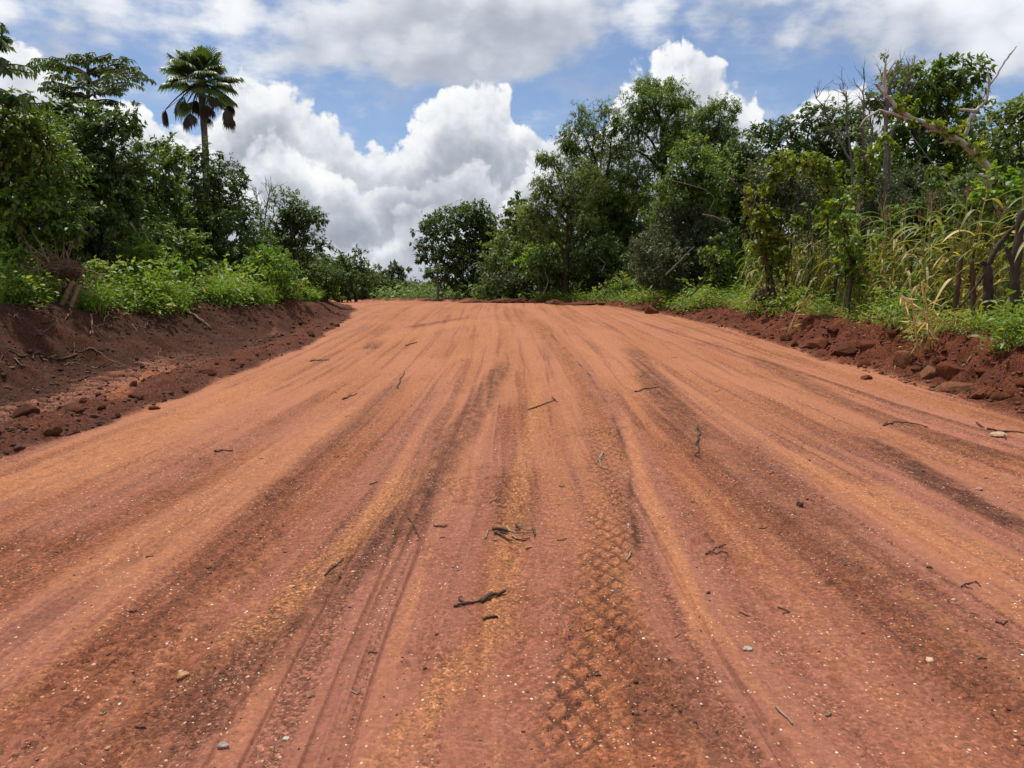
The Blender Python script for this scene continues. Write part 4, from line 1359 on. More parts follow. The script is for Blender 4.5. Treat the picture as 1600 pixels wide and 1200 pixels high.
def blades(g, x, y, z, L, rng, lean=.55, width=.014, tint=.45, seg=4, dirn=None, jit=.14):
    n = len(x)
    a = rng.random(n) * 2 * np.pi if dirn is None else dirn + rng.normal(0, .6, n)
    dx, dy = np.cos(a), np.sin(a)
    L = L * rng.uniform(.55, 1.15, n)
    b = lean * rng.uniform(.3, 1.4, n)
    t = np.linspace(0, 1, seg + 1)[None]
    out = (L * b)[:, None] * t ** 1.8
    up = L[:, None] * (t - .42 * b[:, None] * t ** 2.6)
    w = width * (1 - t ** 1.6) * rng.uniform(.7, 1.3, (n, 1)) * .5 + .0008
    px, py, pz = x[:, None] + dx[:, None] * out, y[:, None] + dy[:, None] * out, z[:, None] + up
    tw = a + np.pi / 2 + rng.normal(0, .7, n)
    sx, sy = np.cos(tw)[:, None] * w, np.sin(tw)[:, None] * w
    V = np.stack([np.stack([px - sx, py - sy, pz], -1), np.stack([px + sx, py + sy, pz], -1)], 2).reshape(-1, 3)
    i = (np.arange(n)[:, None] * (2 * (seg + 1)) + 2 * np.arange(seg)[None]).reshape(-1, 1)
    F = i + np.array([[0, 1, 3, 2]])
    tt = np.clip(tint + rng.normal(0, jit, n), 0, 1)
    g.add(V, F, np.repeat(tt, 2 * (seg + 1)))


def ground_cover():
    rng = np.random.default_rng(21)
    x, y, s_ = sample_strip('L', 9500, 9, 46, 1.8, 9.0, rng)
    weeds('weeds', 'low bright weeds covering the top of the left bank', x, y, rng, .75 + .012 * y, 15, 'weed', .15, (.10, .052))
    x, y, s_ = sample_strip('R', 7000, 8, 34, 1.0, 4.2, rng, 1.3)
    weeds('weeds', 'low pale weeds between the right earth bank and the maize', x, y, rng, .50 + .012 * y, 15, 'weed', .15, (.085, .036), .7, .70)
    x, y, s_ = sample_strip('L', 2300, 10, 40, 2.6, 8.0, rng, 1.4)
    st = at(95, 470, 15.6)
    far_ = np.hypot((x - st.x), (y - st.y) * .55) > .95
    x, y = x[far_], y[far_]
    weeds('weeds', 'knee-high leafy weeds crowding the top of the left bank', x, y, rng, 1.75 + .01 * y, 34, 'weed', .11, (.065, .032), .8, .5)
    g = Geo()
    x, y, s_ = sample_strip('L', 36000, 10, 42, 2.0, 7.5, rng, 1.4)
    keep = fbm(x * .45, y * .3, 2, 110) > -.02
    x, y = x[keep], y[keep]
    blades(g, x, y, heights(x, y) - .02, .85, rng, .8, .020, .45)
    k = rng.random(len(x)) < .07
    blades(g, x[k], y[k], heights(x[k], y[k]) - .02, 1.25, rng, .45, .012, .97, 5)
    tag(g.build('grass', LM['grass']), 'tall bright grass growing along the left bank', None, None, 'stuff')
    g = Geo()
    x, y, s_ = sample_strip('R', 26000, 8, 34, 1.0, 3.2, rng, 1.3)
    keep = fbm(x * .9, y * .9, 3, 112) > -.05 + .25 * rng.normal(0, 1, len(x))
    x, y = x[keep], y[keep]
    blades(g, x, y, heights(x, y) - .02, .22, rng, 1.0, .010, .78, 3)
    tag(g.build('grass', LM['grass']), 'short pale grass along the top of the right bank', None, None, 'stuff')
    x, y, s_ = sample_strip('R', 1500, 8, 32, 1.1, 3.4, rng, 1.2)
    keep = fbm(x * .6, y * .6, 2, 114) > -.12
    weeds('weeds', 'knee-high leafy weeds in front of the maize', x[keep], y[keep], rng, 1.35, 30, 'weed', .11, (.075, .036), .8, .42)
    # litter of dry leaves and stalks at the foot of the maize
    x, y, s_ = sample_strip('R', 2600, 8, 30, 1.0, 3.0, rng, 1.3)
    weeds('leaf_litter', 'dry pale leaves and stalk litter at the foot of the maize', x, y, rng, .45 + .01 * y, 7, 'dry', .25, (.20, .022), .3, .65)
    # beyond the crest of the road
    n = 5000
    y = rng.uniform(44, 125, n)
    x = rng.uniform(-.36, .22, n) * y
    z, _, sL, sR, tL, _ = terrain(x, y, True)
    k = (sL > .8) | (sR > 1.2)
    weeds('weeds', 'green field of weeds beyond the bend of the road', x[k], y[k], rng, 2.0, 14, 'mid', .2, (.15, .08), .5, .25)
    # thin weeds at the foot of the far right bank
    n = 2600
    y = rng.uniform(27, 44, n)
    x = xr(y) + rng.uniform(.5, 3.5, n)
    k = fbm(x * .7, y * .5, 3, 120) > .05
    weeds('weeds', 'scattered weeds on the red soil at the far right bank', x[k], y[k], rng, .95, 12, 'weed', .15, (.10, .05))


ground_cover()


def grass_tuft(px, py, Y, L, n, label, seed, tint=.5, width=.02):
    rng = np.random.default_rng(seed)
    Y = snap(px, Y, .05 if px < 700 else -.2)
    b = at(px, py, Y)
    zz = H(b.x, Y)
    e = (b.x, Y, zz - .05)
    g = Geo()
    x, y = b.x + rng.normal(0, .09 * L, n), Y + rng.normal(0, .09 * L, n)
    blades(g, x, y, np.full(n, zz - .03), L, rng, .85, width, tint, 6)
    return tag(g.build('grass_tuft', LM['grass'], None, e), label, 'grass tuft', 'tall grass tufts')


grass_tuft(237, 470, 15.5, 1.15, 260, 'large arching grass tuft on the left bank, left of the dark post', 1, .6, .026)
grass_tuft(168, 470, 15, .75, 160, 'smaller grass tuft between the uprooted stump and the large tuft', 2, .5)
grass_tuft(345, 470, 19, .95, 240, 'wide grass tuft on the left bank, just right of the dark post', 3, .45)
grass_tuft(395, 472, 21, .85, 220, 'grass tuft on the left bank below the layered tree', 4, .45)
grass_tuft(1528, 500, 11.4, .55, 60, 'bright small grass tuft at the foot of the broken dark trunk', 5, .7)
grass_tuft(1575, 520, 11.2, .42, 90, 'leafy grass tuft on the bank edge at the right picture edge', 6, .4)
grass_tuft(492, 470, 29, .8, 220, 'grass tuft on the left bank right of the slanting trunk', 7, .5, .03)


# ------------------------------------------------------------------ maize
def maize_variant(seed):
    rng = np.random.default_rng(seed)
    h_ = rng.uniform(1.95, 2.55)
    ln = rng.normal(0, .07, 2)
    n = 7
    t = np.linspace(0, 1, n)
    st = np.stack([ln[0] * h_ * t ** 2, ln[1] * h_ * t ** 2, t * h_], 1)
    gs_, gl, gt = Geo(), Geo(), Geo()
    dry = rng.uniform(0, 1)
    gs_.tube(st, np.linspace(.016, .006, n), 6, np.linspace(.75, .35, n).repeat(6) if False else .62)
    a0 = rng.random() * 6.28
    nl = rng.integers(10, 14)
    for i in range(nl):
        f = .12 + .80 * i / (nl - 1)
        p = np.array([np.interp(f, t, st[:, q]) for q in range(3)])
        a = a0 + np.pi * i + rng.normal(0, .4)
        L = rng.uniform(.55, .9) * (1 - .35 * abs(f - .5))
        hang = np.clip(1.05 - f * 1.0 + rng.normal(0, .2), .05, 1.5)
        u = np.linspace(0, 1, 8)
        r_ = L * (u - .30 * u ** 2 * hang)
        zz = L * (.62 * u - (.75 + .75 * hang) * u ** 2)
        w_ = .031 * np.sin(np.pi * np.clip(u * .88 + .12, 0, 1)) ** .7 * rng.uniform(.8, 1.25)
        w_[-1] = .002
        if f < .35:
            w_ *= .6
        tw = rng.normal(0, .5) * u
        c, s_ = np.cos(a), np.sin(a)
        mid = np.stack([p[0] + c * r_, p[1] + s_ * r_, p[2] + zz], 1)
        sx = np.stack([-s_ * np.cos(tw) * w_, c * np.cos(tw) * w_, np.sin(tw) * w_ + .35 * w_], 1)
        sy = np.stack([s_ * np.cos(tw) * w_, -c * np.cos(tw) * w_, -np.sin(tw) * w_ + .35 * w_], 1)
        V = np.stack([mid + sx, mid, mid + sy], 1).reshape(-1, 3)
        k = np.arange(7)[:, None] * 3
        F = np.concatenate([k + [0, 1, 4, 3], k + [1, 2, 5, 4]])
        ti = np.clip(rng.normal(.52 - .50 * f + .42 * dry, .2), 0, 1)
        gl.add(V, F, ti)
    top = st[-1]
    for i in range(9):
        d = np.array([rng.normal(0, .35), rng.normal(0, .35), 1.0])
        L = rng.uniform(.16, .30)
        gt.tube(bend(top, top + d / np.linalg.norm(d) * L, rng, .06, 4, -.05), np.linspace(.005, .003, 4), 4, .75, 0, None, False)
    return gs_, gl, gt


def maize():
    rng = np.random.default_rng(8)
    LAB = 'maize plant with yellowing drooping leaves standing in the maize patch right of the road'
    GRP = 'maize plants in the patch'
    pts = []
    for y in np.arange(10.2, 27.5, .42):
        for s_ in np.arange(2.1, 6.0, .46):
            yy, ss = y + rng.normal(0, .12), s_ + rng.normal(0, .12) + (.35 if y > 20 else 0)
            x = float(xr(yy)) + ss
            if .262 < x / yy < .735 and rng.random() < .93:
                pts.append((x, yy))
    pts.sort(key=lambda p: p[0] - float(xr(p[1])) + .12 * p[1])
    back = pts[292:]
    pts = pts[:292]
    protos, shapes = [], []
    for i, (x, y) in enumerate(pts):
        loc = (x, y, H(x, y) - .03)
        if i < 12:
            a, b, c = maize_variant(500 + i)
            st = a.build('maize_plant', LM['maize'], None, None, True)
            lf = b.build('leaves', LM['maize'], st)
            ts = c.build('tassel', LM['dry'], st)
            protos.append((st, lf, ts))
            shapes.append((a, b, c))
            root = st
        else:
            st, lf, ts = protos[i % 12]
            root = st.copy()
            C.objects.link(root)
            for q in (lf, ts):
                k = q.copy()
                C.objects.link(k)
                k.parent = root
        root.location = loc
        root.rotation_euler = (rng.normal(0, .05), rng.normal(0, .05), rng.random() * 6.28)
        sc = rng.uniform(.92, 1.16)
        root.scale = (sc, sc, sc)
        tag(root, LAB, 'maize', GRP)
    # the rows farther in, which read as one mass behind the front plants
    V, F3, F4, T, n = [], [], [], [], 0
    for x, y in back:
        g = shapes[rng.integers(12)]
        an, sc = rng.random() * 6.28, rng.uniform(.95, 1.18)
        rot = np.array([[math.cos(an), -math.sin(an), 0], [math.sin(an), math.cos(an), 0], [0, 0, 1]]) * sc
        for q in g:
            v = np.concatenate(q.V) @ rot.T + np.array([x, y, H(x, y) - .03])
            V.append(v)
            T.append(np.concatenate(q.T) if q is not g[2] else np.full(len(v), .85))
            F3 += [f + n for f in q.F3]
            F4 += [f + n for f in q.F4]
            n += len(v)
    if back:
        o = nmesh('maize_stand', np.concatenate(V), [np.concatenate(f) for f in (F3, F4) if f], LM['maize'], None, {'tint': np.concatenate(T)})
        tag(o, 'dense inner rows of maize behind the front plants of the patch', None, None, 'stuff')
    # knocked-over dry stalks at the edge
    for k, (a, b, c, lab) in enumerate([((1440, 505), (1425, 470), (1408, 462), 'broken dry maize stalk bent over at the patch edge, pale and leafless'),
                                        ((1470, 512), (1440, 485), (1415, 468), 'dry maize stalk lying against the patch edge, right of the bent one'),
                                        ((1230, 487), (1250, 473), (1262, 468), 'thin dry stalk lying on the weeds near the left end of the maize'),
                                        ((1455, 505), (1448, 478), (1440, 440), 'dry upright maize stalk without leaves at the edge of the patch')]):
        Y = 13.5 if a[0] > 1300 else 19
        w = Geo()
        P = np.array([np.array(at(px, py, Y)) for px, py in (a, b, c)])
        P[0, 2] = H(P[0, 0], P[0, 1]) - .03
        tt = np.linspace(0, 1, 7)
        P = np.stack([np.interp(tt, [0, .5, 1], P[:, q]) for q in range(3)], 1)
        w.tube(P, np.linspace(.018, .010, 7), 6, .95)
        rg = np.random.default_rng(k)
        m = 16
        idx = rg.integers(1, 7, m)
        w.leaves(P[idx], unit(rg, m) + [0, 0, -.5], unit(rg, m), rg.uniform(.2, .45, m), np.full(m, .03), np.clip(rg.normal(.9, .1, m), 0, 1))
        tag(w.build('dry_stalk', LM['maize'], None, P[0]), lab, 'dry stalk')


maize()


# ------------------------------------------------------------------ dead wood and stumps
def branch(name, label, cat, Y, pts, r, bark, foot=False, group=None, side=(), seed=1, parent=None, rough=.08):
    rng = np.random.default_rng(seed)
    if foot:
        Y = snap(pts[0][0], Y, .05)
    P = np.array([np.array(at(p[0], p[1], Y + (p[2] if len(p) > 2 else 0))) for p in pts])
    if foot:
        P[0, 2] = H(P[0, 0], P[0, 1]) - .1
    n = 5 * len(P)
    t = np.linspace(0, 1, len(P))
    tt = np.linspace(0, 1, n)
    Q = np.stack([np.interp(tt, t, P[:, q]) for q in range(3)], 1)
    ker = np.array([.25, .5, .25])
    for q in range(3):
        Q[1:-1, q] = np.convolve(Q[:, q], ker, 'valid')
    Q[1:-1] += rng.normal(0, r[0] * .12, (n - 2, 3))
    w = Geo()
    w.tube(Q, np.interp(tt, np.linspace(0, 1, len(r)), r), 9, .5, rough, rng)
    for sp, sr in side:
        S = np.array([np.array(at(p[0], p[1], Y + (p[2] if len(p) > 2 else 0))) for p in sp])
        t2 = np.linspace(0, 1, len(S))
        t3 = np.linspace(0, 1, 4 * len(S))
        S2 = np.stack([np.interp(t3, t2, S[:, q]) for q in range(3)], 1)
        S2[1:-1] += rng.normal(0, sr[0] * .2, (len(S2) - 2, 3))
        w.tube(S2, np.interp(t3, np.linspace(0, 1, len(sr)), sr), 6, .5, rough, rng)
    return tag(w.build(name, BK[bark], parent, Q[0] if parent is None else None, True), label, cat, group)


def leaning_trunk():
    Y = 15.5
    e = branch('dead_tree', 'pale dead tree trunk leaning left with a tall forked bare branch, over the maize', 'dead tree', Y,
               [(1650, 470), (1600, 340), (1565, 283), (1520, 236), (1482, 207), (1440, 192), (1408, 175), (1385, 150), (1368, 131)], [.085, .08, .072, .064, .056, .05, .044, .036, .022], 'dead', True,
               side=[([(1508, 213), (1514, 190), (1526, 172), (1540, 160), (1545, 135), (1549, 128)], [.042, .038, .034, .028, .024, .02]),
                     ([(1548, 130), (1556, 120), (1566, 102), (1578, 85), (1589, 72)], [.022, .019, .016, .013, .007]),
                     ([(1546, 132), (1544, 118), (1544, 110)], [.026, .02, .012]), ([(1526, 174), (1512, 173), (1499, 170)], [.04, .03, .018]),
                     ([(1384, 150), (1382, 120), (1384, 92)], [.04, .03, .012]), ([(1384, 118), (1392, 106), (1401, 92)], [.02, .015, .008]),
                     ([(1440, 192), (1400, 180), (1375, 172), (1352, 185), (1342, 200)], [.032, .028, .024, .018, .008]), ([(1470, 205), (1455, 204), (1445, 206)], [.03, .02, .012]),
                     ([(1500, 222), (1480, 222), (1468, 224)], [.02, .015, .008]), ([(1560, 280), (1535, 276), (1522, 270)], [.03, .02, .01])], seed=3)
    rng = np.random.default_rng(4)
    lobes = lob(Y, [(1420, 172, 9, 6), (1440, 185, 12, 6), (1462, 195, 14, 7), (1488, 205, 14, 7), (1505, 222, 12, 9), (1530, 240, 9, 9), (1402, 160, 7, 8)], rng, 1.0, .1)
    g = Geo()
    foliage(g, lobes, 'heart', .9, rng, .9, .2, None, .2)
    V = g.build('climbing_vine', LM['vine'], None, lobes[0][0])
    tag(V, 'leafy creeper winding along the leaning dead trunk', 'vine')


leaning_trunk()
branch('tree_stump', 'dark broken trunk with a snapped branch leaning right, at the right edge of the maize', 'stump', 11.8,
       [(1546, 518), (1546, 480), (1544, 445), (1542, 415)], [.10, .085, .08, .07], 'dark', True,
       side=[([(1543, 418), (1552, 395), (1565, 375), (1592, 345)], [.05, .045, .04, .02]), ([(1544, 416), (1536, 408), (1532, 412)], [.04, .03, .015]), ([(1541, 425), (1520, 455), (1500, 480)], [.022, .02, .015])], seed=11)
branch('tree_stump', 'thick brown upright trunk at the right picture edge among leaves', 'tree trunk', 12.6,
       [(1584, 505), (1586, 460), (1586, 420), (1592, 375), (1596, 330)], [.095, .08, .075, .07, .055], 'dark', True, side=[([(1586, 425), (1578, 400), (1574, 385)], [.05, .04, .03])], seed=12)
branch('tree_stump', 'thin brown trunk just left of the dark broken trunk', 'tree trunk', 12.4, [(1522, 500), (1521, 455), (1518, 405)], [.05, .04, .035], 'brown', True, seed=13)
branch('tree_stump', 'brown stem among the maize stalks, left of the thin trunk', 'tree trunk', 12.8, [(1492, 492), (1496, 450), (1502, 400)], [.06, .05, .04], 'brown', True, seed=14)
branch('tree_stump', 'dark forked pole carrying the vine at the left end of the maize', 'tree trunk', 18.0, [(1212, 475), (1206, 440), (1196, 400), (1184, 350), (1172, 318)], [.075, .06, .05, .045, .03], 'dark', True,
       side=[([(1184, 352), (1186, 325), (1183, 300)], [.05, .04, .03]), ([(1172, 318), (1160, 300), (1150, 285)], [.035, .03, .02])], seed=15)
branch('wooden_post', 'thin dark leaning post standing in the grass on the left bank', 'post', 18, [(299, 482), (303, 450), (307, 417)], [.03, .028, .022], 'dark', True, seed=16)
for k, (lab, Y, pts, r, bk) in enumerate([
    ('curved grey dead branch in the thicket below the mid green tree', 28, [(1098, 335), (1115, 338), (1130, 345), (1146, 350)], [.028, .025, .018, .01], 'grey'),
    ('forked grey dead branch rising in the brown tangle of stems', 23, [(1180, 350), (1170, 325), (1162, 300), (1140, 278)], [.05, .045, .035, .02], 'grey'),
    ('thin dead branch hanging over the grey tangle of bush', 27, [(1050, 282), (1100, 295), (1118, 310), (1105, 335)], [.016, .014, .012, .008], 'grey'),
    ('slanting dead stick leaning in the dark thicket left of the maize', 25, [(1040, 430), (1062, 408), (1085, 385)], [.03, .025, .015], 'grey'),
    ('dead stick lying aslant at the left edge of the maize', 23, [(1078, 463), (1092, 450), (1106, 432)], [.025, .022, .015], 'dark'),
    ('pale bare stick slanting in the trees right of the slanting left trunk', 22, [(246, 400), (232, 378), (216, 345)], [.04, .035, .02], 'grey'),
    ('dark bare pole slanting through the leaves below the open-crowned tree', 22, [(238, 398), (215, 368), (190, 330), (150, 300)], [.05, .05, .045, .03], 'grey'),
    ('grey dead stick under the slim forked tree', 35, [(848, 462), (857, 440), (852, 425)], [.022, .018, .01], 'grey'),
    ('grey crooked dead branch in the shade of the tall trees', 34, [(940, 425), (946, 412), (935, 402)], [.022, .018, .01], 'grey'),
]):
    branch('dead_branch', lab, 'branch', Y, pts, r, bk, seed=200 + k)


def ico(sub=2):
    t = (1 + 5 ** .5) / 2
    v = [(-1, t, 0), (1, t, 0), (-1, -t, 0), (1, -t, 0), (0, -1, t), (0, 1, t), (0, -1, -t), (0, 1, -t), (t, 0, -1), (t, 0, 1), (-t, 0, -1), (-t, 0, 1)]
    f = [(0, 11, 5), (0, 5, 1), (0, 1, 7), (0, 7, 10), (0, 10, 11), (1, 5, 9), (5, 11, 4), (11, 10, 2), (10, 7, 6), (7, 1, 8), (3, 9, 4), (3, 4, 2), (3, 2, 6), (3, 6, 8), (3, 8, 9), (4, 9, 5), (2, 4, 11), (6, 2, 10), (8, 6, 7), (9, 8, 1)]
    v = [np.array(p) / np.linalg.norm(p) for p in v]
    for _ in range(sub):
        c, nf = {}, []

        def mid(a, b):
            k = (min(a, b), max(a, b))
            if k not in c:
                m = v[a] + v[b]
                v.append(m / np.linalg.norm(m))
                c[k] = len(v) - 1
            return c[k]
        for a, b, d in f:
            x, y, z = mid(a, b), mid(b, d), mid(d, a)
            nf += [(a, x, z), (b, y, x), (d, z, y), (x, y, z)]
        f = nf
    return np.array(v), np.array(f)


ICO = {k: ico(k) for k in (0, 1, 2, 4)}


def lumpy(dim, seed, sub=4, amp=.34):
    v, f = ICO[sub]
    v = v.copy()
    s = seed * 3.7
    d = fbm(v[:, 0] * 1.3 + s, v[:, 1] * 1.3 + v[:, 2] * 1.1 + s, 3, seed % 9) + .6 * fbm(v[:, 2] * 1.6 + s, v[:, 0] * 1.5 - v[:, 1] + s, 3, 3 + seed % 7)
    fine = fbm(v[:, 0] * 7 + v[:, 2] * 3 + s, v[:, 1] * 7 - v[:, 2] * 5 + s, 3, 5)
    # a few flattened faces, so it reads as a broken lump
    rng = np.random.default_rng(seed)
    fine2 = fbm(v[:, 0] * 17 - v[:, 2] * 9 + s, v[:, 1] * 17 + v[:, 2] * 13, 2, 8)
    q = v * (1 + amp * d + .17 * fine + .07 * fine2)[:, None]
    for _ in range(13):
        nn = unit(rng, 1)[0]
        lim = rng.uniform(.50, .85)
        dd = q @ nn
        over = np.maximum(dd - lim, 0)
        q = q - nn * over[:, None] * .8
    return q * np.asarray(dim), f


def clod_mat(name, c1, c2):
    m, h = new_mat(name)
    P = h.n('ShaderNodeTexCoord').outputs['Object']
    n = h.noise(P, 22, 6, .65)
    n2 = h.noise(P, 4, 4, .6)
    c = h.ramp(h.m('ADD', h.m('MULTIPLY', n, .6), h.m('MULTIPLY', n2, .4)), [(.32, c1), (.68, c2)])
    finish(h, principled(h, c, .95, bump(h, h.m('ADD', n, h.m('MULTIPLY', h.noise(P, 90, 4, .6), .5)), .03, .9), .15))
    return m


M_CLOD = clod_mat('earth_clod', (.090, .028, .013), (.195, .064, .029))
M_ROCK = clod_mat('laterite_rock', (.105, .038, .018), (.245, .105, .052))
M_DKCLOD = clod_mat('moist_clod', (.058, .020, .010), (.130, .045, .022))


def clods():
    G = 'clods of earth along the right bank'
    for k, (px, py, rw, rh, mt, lab) in enumerate([
        (1019, 490, 9, 9, M_CLOD, 'rounded red clod lying alone at the far right road edge'),
        (1034, 474, 10, 8, M_DKCLOD, 'dark red lump of earth just behind the lone far clod'),
        (1230, 534, 9, 7, M_DKCLOD, 'dark clod, leftmost of the lumps lined up along the right bank'),
        (1243, 542, 6, 5, M_DKCLOD, 'small round clod right beside the leftmost dark clod'),
        (1283, 546, 12, 10, M_CLOD, 'rounded clod between the leftmost clods and the big square lump'),
        (1329, 556, 22, 14, M_DKCLOD, 'big squarish dark lump of earth, largest in the left half of the row'),
        (1306, 524, 8, 6, M_DKCLOD, 'small clod stuck in the bank face above the big square lump'),
        (1358, 548, 12, 8, M_CLOD, 'crumbling clod just right of the big squarish lump'),
        (1424, 570, 19, 13, M_ROCK, 'brown rock with a pale top resting against the bank'),
        (1440, 582, 12, 7, M_DKCLOD, 'flat dark clod wedged below the rock with the pale top'),
        (1463, 590, 17, 13, M_ROCK, 'rough brown rock left of the long red clod'),
        (1489, 590, 17, 15, M_CLOD, 'long red clod behind the pointed rock'),
        (1505, 612, 22, 13, M_ROCK, 'pointed brown rock with a lit sloping top, lowest of the row'),
        (1546, 620, 20, 11, M_CLOD, 'low red clod right of the pointed rock'),
        (1594, 633, 15, 12, M_DKCLOD, 'dark lump cut off by the right picture edge'),
        (1355, 592, 8, 4, M_CLOD, 'flat crumb of earth on the road side below the big square lump'),
    ]):
        x, y = gp(px, py)
        sc = math.hypot(x, y) / FPX
        z = H(x, y)
        v, f = lumpy((rw * sc * 1.25, rw * sc * 1.0, rh * sc * 1.25), 30 + k)
        o = nmesh('earth_clod' if mt is not M_ROCK else 'rock', v, f, mt, None, None, True)
        o.location = (x, y + rw * sc * .6, z + rh * sc * .30)
        o.rotation_euler = (0, 0, k * 1.3)
        tag(o, lab, 'clod' if mt is not M_ROCK else 'rock', G)
    for k, (px, py, Y, rw, rh, lab, nm, cat) in enumerate([
        (868, 456, 37, 20, 9, 'block of red earth at the foot of the slim forked tree', 'earth_clod', 'clod'),
        (795, 462, 41, 34, 11, 'heap of pushed red soil and roots at the far right bank', 'soil_heap', 'soil heap'),
        (745, 466, 43, 30, 6, 'low heap of red soil at the crest left of the larger heap', 'soil_heap', 'soil heap'),
        (915, 466, 36, 40, 5, 'long low heap of red soil under the tall trees', 'soil_heap', 'soil heap'),
        (815, 448, 41.5, 12, 9, 'dark red root ball on the far soil heap', 'earth_clod', 'clod'),
    ]):
        p = at(px, py, Y)
        sc = Y / FPX
        v, f = lumpy((rw * sc * 1.2, max(rw * sc * .6, .4), rh * sc * .85), 70 + k, 4, .6)
        o = nmesh(nm, v, f, M_DKCLOD, None, None, True)
        o.location = (p.x, Y, H(p.x, Y) + .02)
        tag(o, lab, cat)
    for k, (px, py, rw, rh, lab) in enumerate([(82, 681, 15, 8, 'dark clod at the foot of the left ridge, near the road'), (118, 642, 12, 7, 'dark lump in the left ridge of loose soil'),
                                               (22, 663, 12, 7, 'clod beside the crawler print on the left strip'), (325, 586, 18, 9, 'dark lump on top of the left ridge of loose soil'),
                                               (212, 618, 14, 7, 'clod in the middle of the left ridge'), (240, 640, 9, 5, 'small clod where the left ridge meets the road')]):
        x, y = gp(px, py)
        sc = math.hypot(x, y) / FPX
        v, f = lumpy((rw * sc, rw * sc * .8, rh * sc), 90 + k)
        o = nmesh('earth_clod', v, f, M_DKCLOD, None, None, True)
        o.location = (x, y, H(x, y) + rh * sc * .2)
        tag(o, lab, 'clod', 'clods in the left ridge')
    # crumbled lumps that nothing tells apart
    rng = np.random.default_rng(66)
    protos = []
    for side, n, lab, grp, mt in (('R', 120, 'small crumbled lump of red earth on the right bank', 'crumbled lumps on the right bank', M_CLOD), ('L', 70, 'small crumbled lump of dark earth on the left ridge', 'crumbled lumps on the left ridge', M_DKCLOD)):
        protos = []
        for k in range(n):
            y = rng.uniform(8.5, 30) if side == 'R' else rng.uniform(6.5, 24)
            s_ = rng.uniform(.05, 1.25) if side == 'R' else rng.uniform(0, 1.3)
            x = float(xr(y)) + s_ if side == 'R' else float(xl(y)) - s_
            if k < 8:
                v, f = lumpy((1, .8, .65), 700 + k, 2, .42)
                o = nmesh('earth_clod', v, f, mt, None, None, False)
                protos.append(o)
            else:
                o = protos[k % 8].copy()
                C.objects.link(o)
            r_ = float(np.exp(rng.normal(-2.75, .42)))
            o.scale = (r_, r_, r_)
            o.location = (x, y, H(x, y) + r_ * .12)
            o.rotation_euler = (rng.normal(0, .3), rng.normal(0, .3), rng.random() * 6.28)
            tag(o, lab, 'clod', grp)
    # single stones on the road
    for k, (px, py, rw, rh, c1, c2, lab) in enumerate([(286, 1060, 10, 6, (.42, .21, .09), (.60, .34, .17), 'flat yellowish stone lying on the road at lower left'),
                                                       (283, 1050, 3.5, 2.5, (.5, .48, .5), (.65, .62, .62), 'small white pebble touching the flat yellowish stone'),
                                                       (1168, 1016, 8, 4, (.36, .28, .22), (.58, .48, .40), 'crumbled white stone on the road at lower right'),
                                                       (350, 1172, 9, 6, (.30, .22, .18), (.46, .38, .33), 'grey white stone at the bottom of the picture'),
                                                       (446, 1158, 6, 4.5, (.5, .42, .38), (.7, .6, .5), 'pale round pebble near the bottom edge'),
                                                       (1250, 792, 6, 4, (.05, .03, .025), (.12, .07, .05), 'dark lump of soil lying on the road right of the middle'),
                                                       (1530, 766, 5, 4, (.35, .2, .13), (.5, .3, .2), 'reddish pebble beside the dark streak at the right'),
                                                       (1562, 685, 12, 5, (.42, .26, .16), (.62, .44, .3), 'pale flat stone among twigs at the right road edge')]):
        x, y = gp(px, py)
        sc = math.hypot(x, y, 1.6) / FPX
        v, f = lumpy((rw * sc, rw * sc * .8, rh * sc), 110 + k, 2, .4)
        o = nmesh('stone', v, f, clod_mat('stone_%s' % k, c1, c2), None, None, False)
        o.location = (x, y, H(x, y) + rh * sc * .35)
        tag(o, lab, 'stone')


clods()


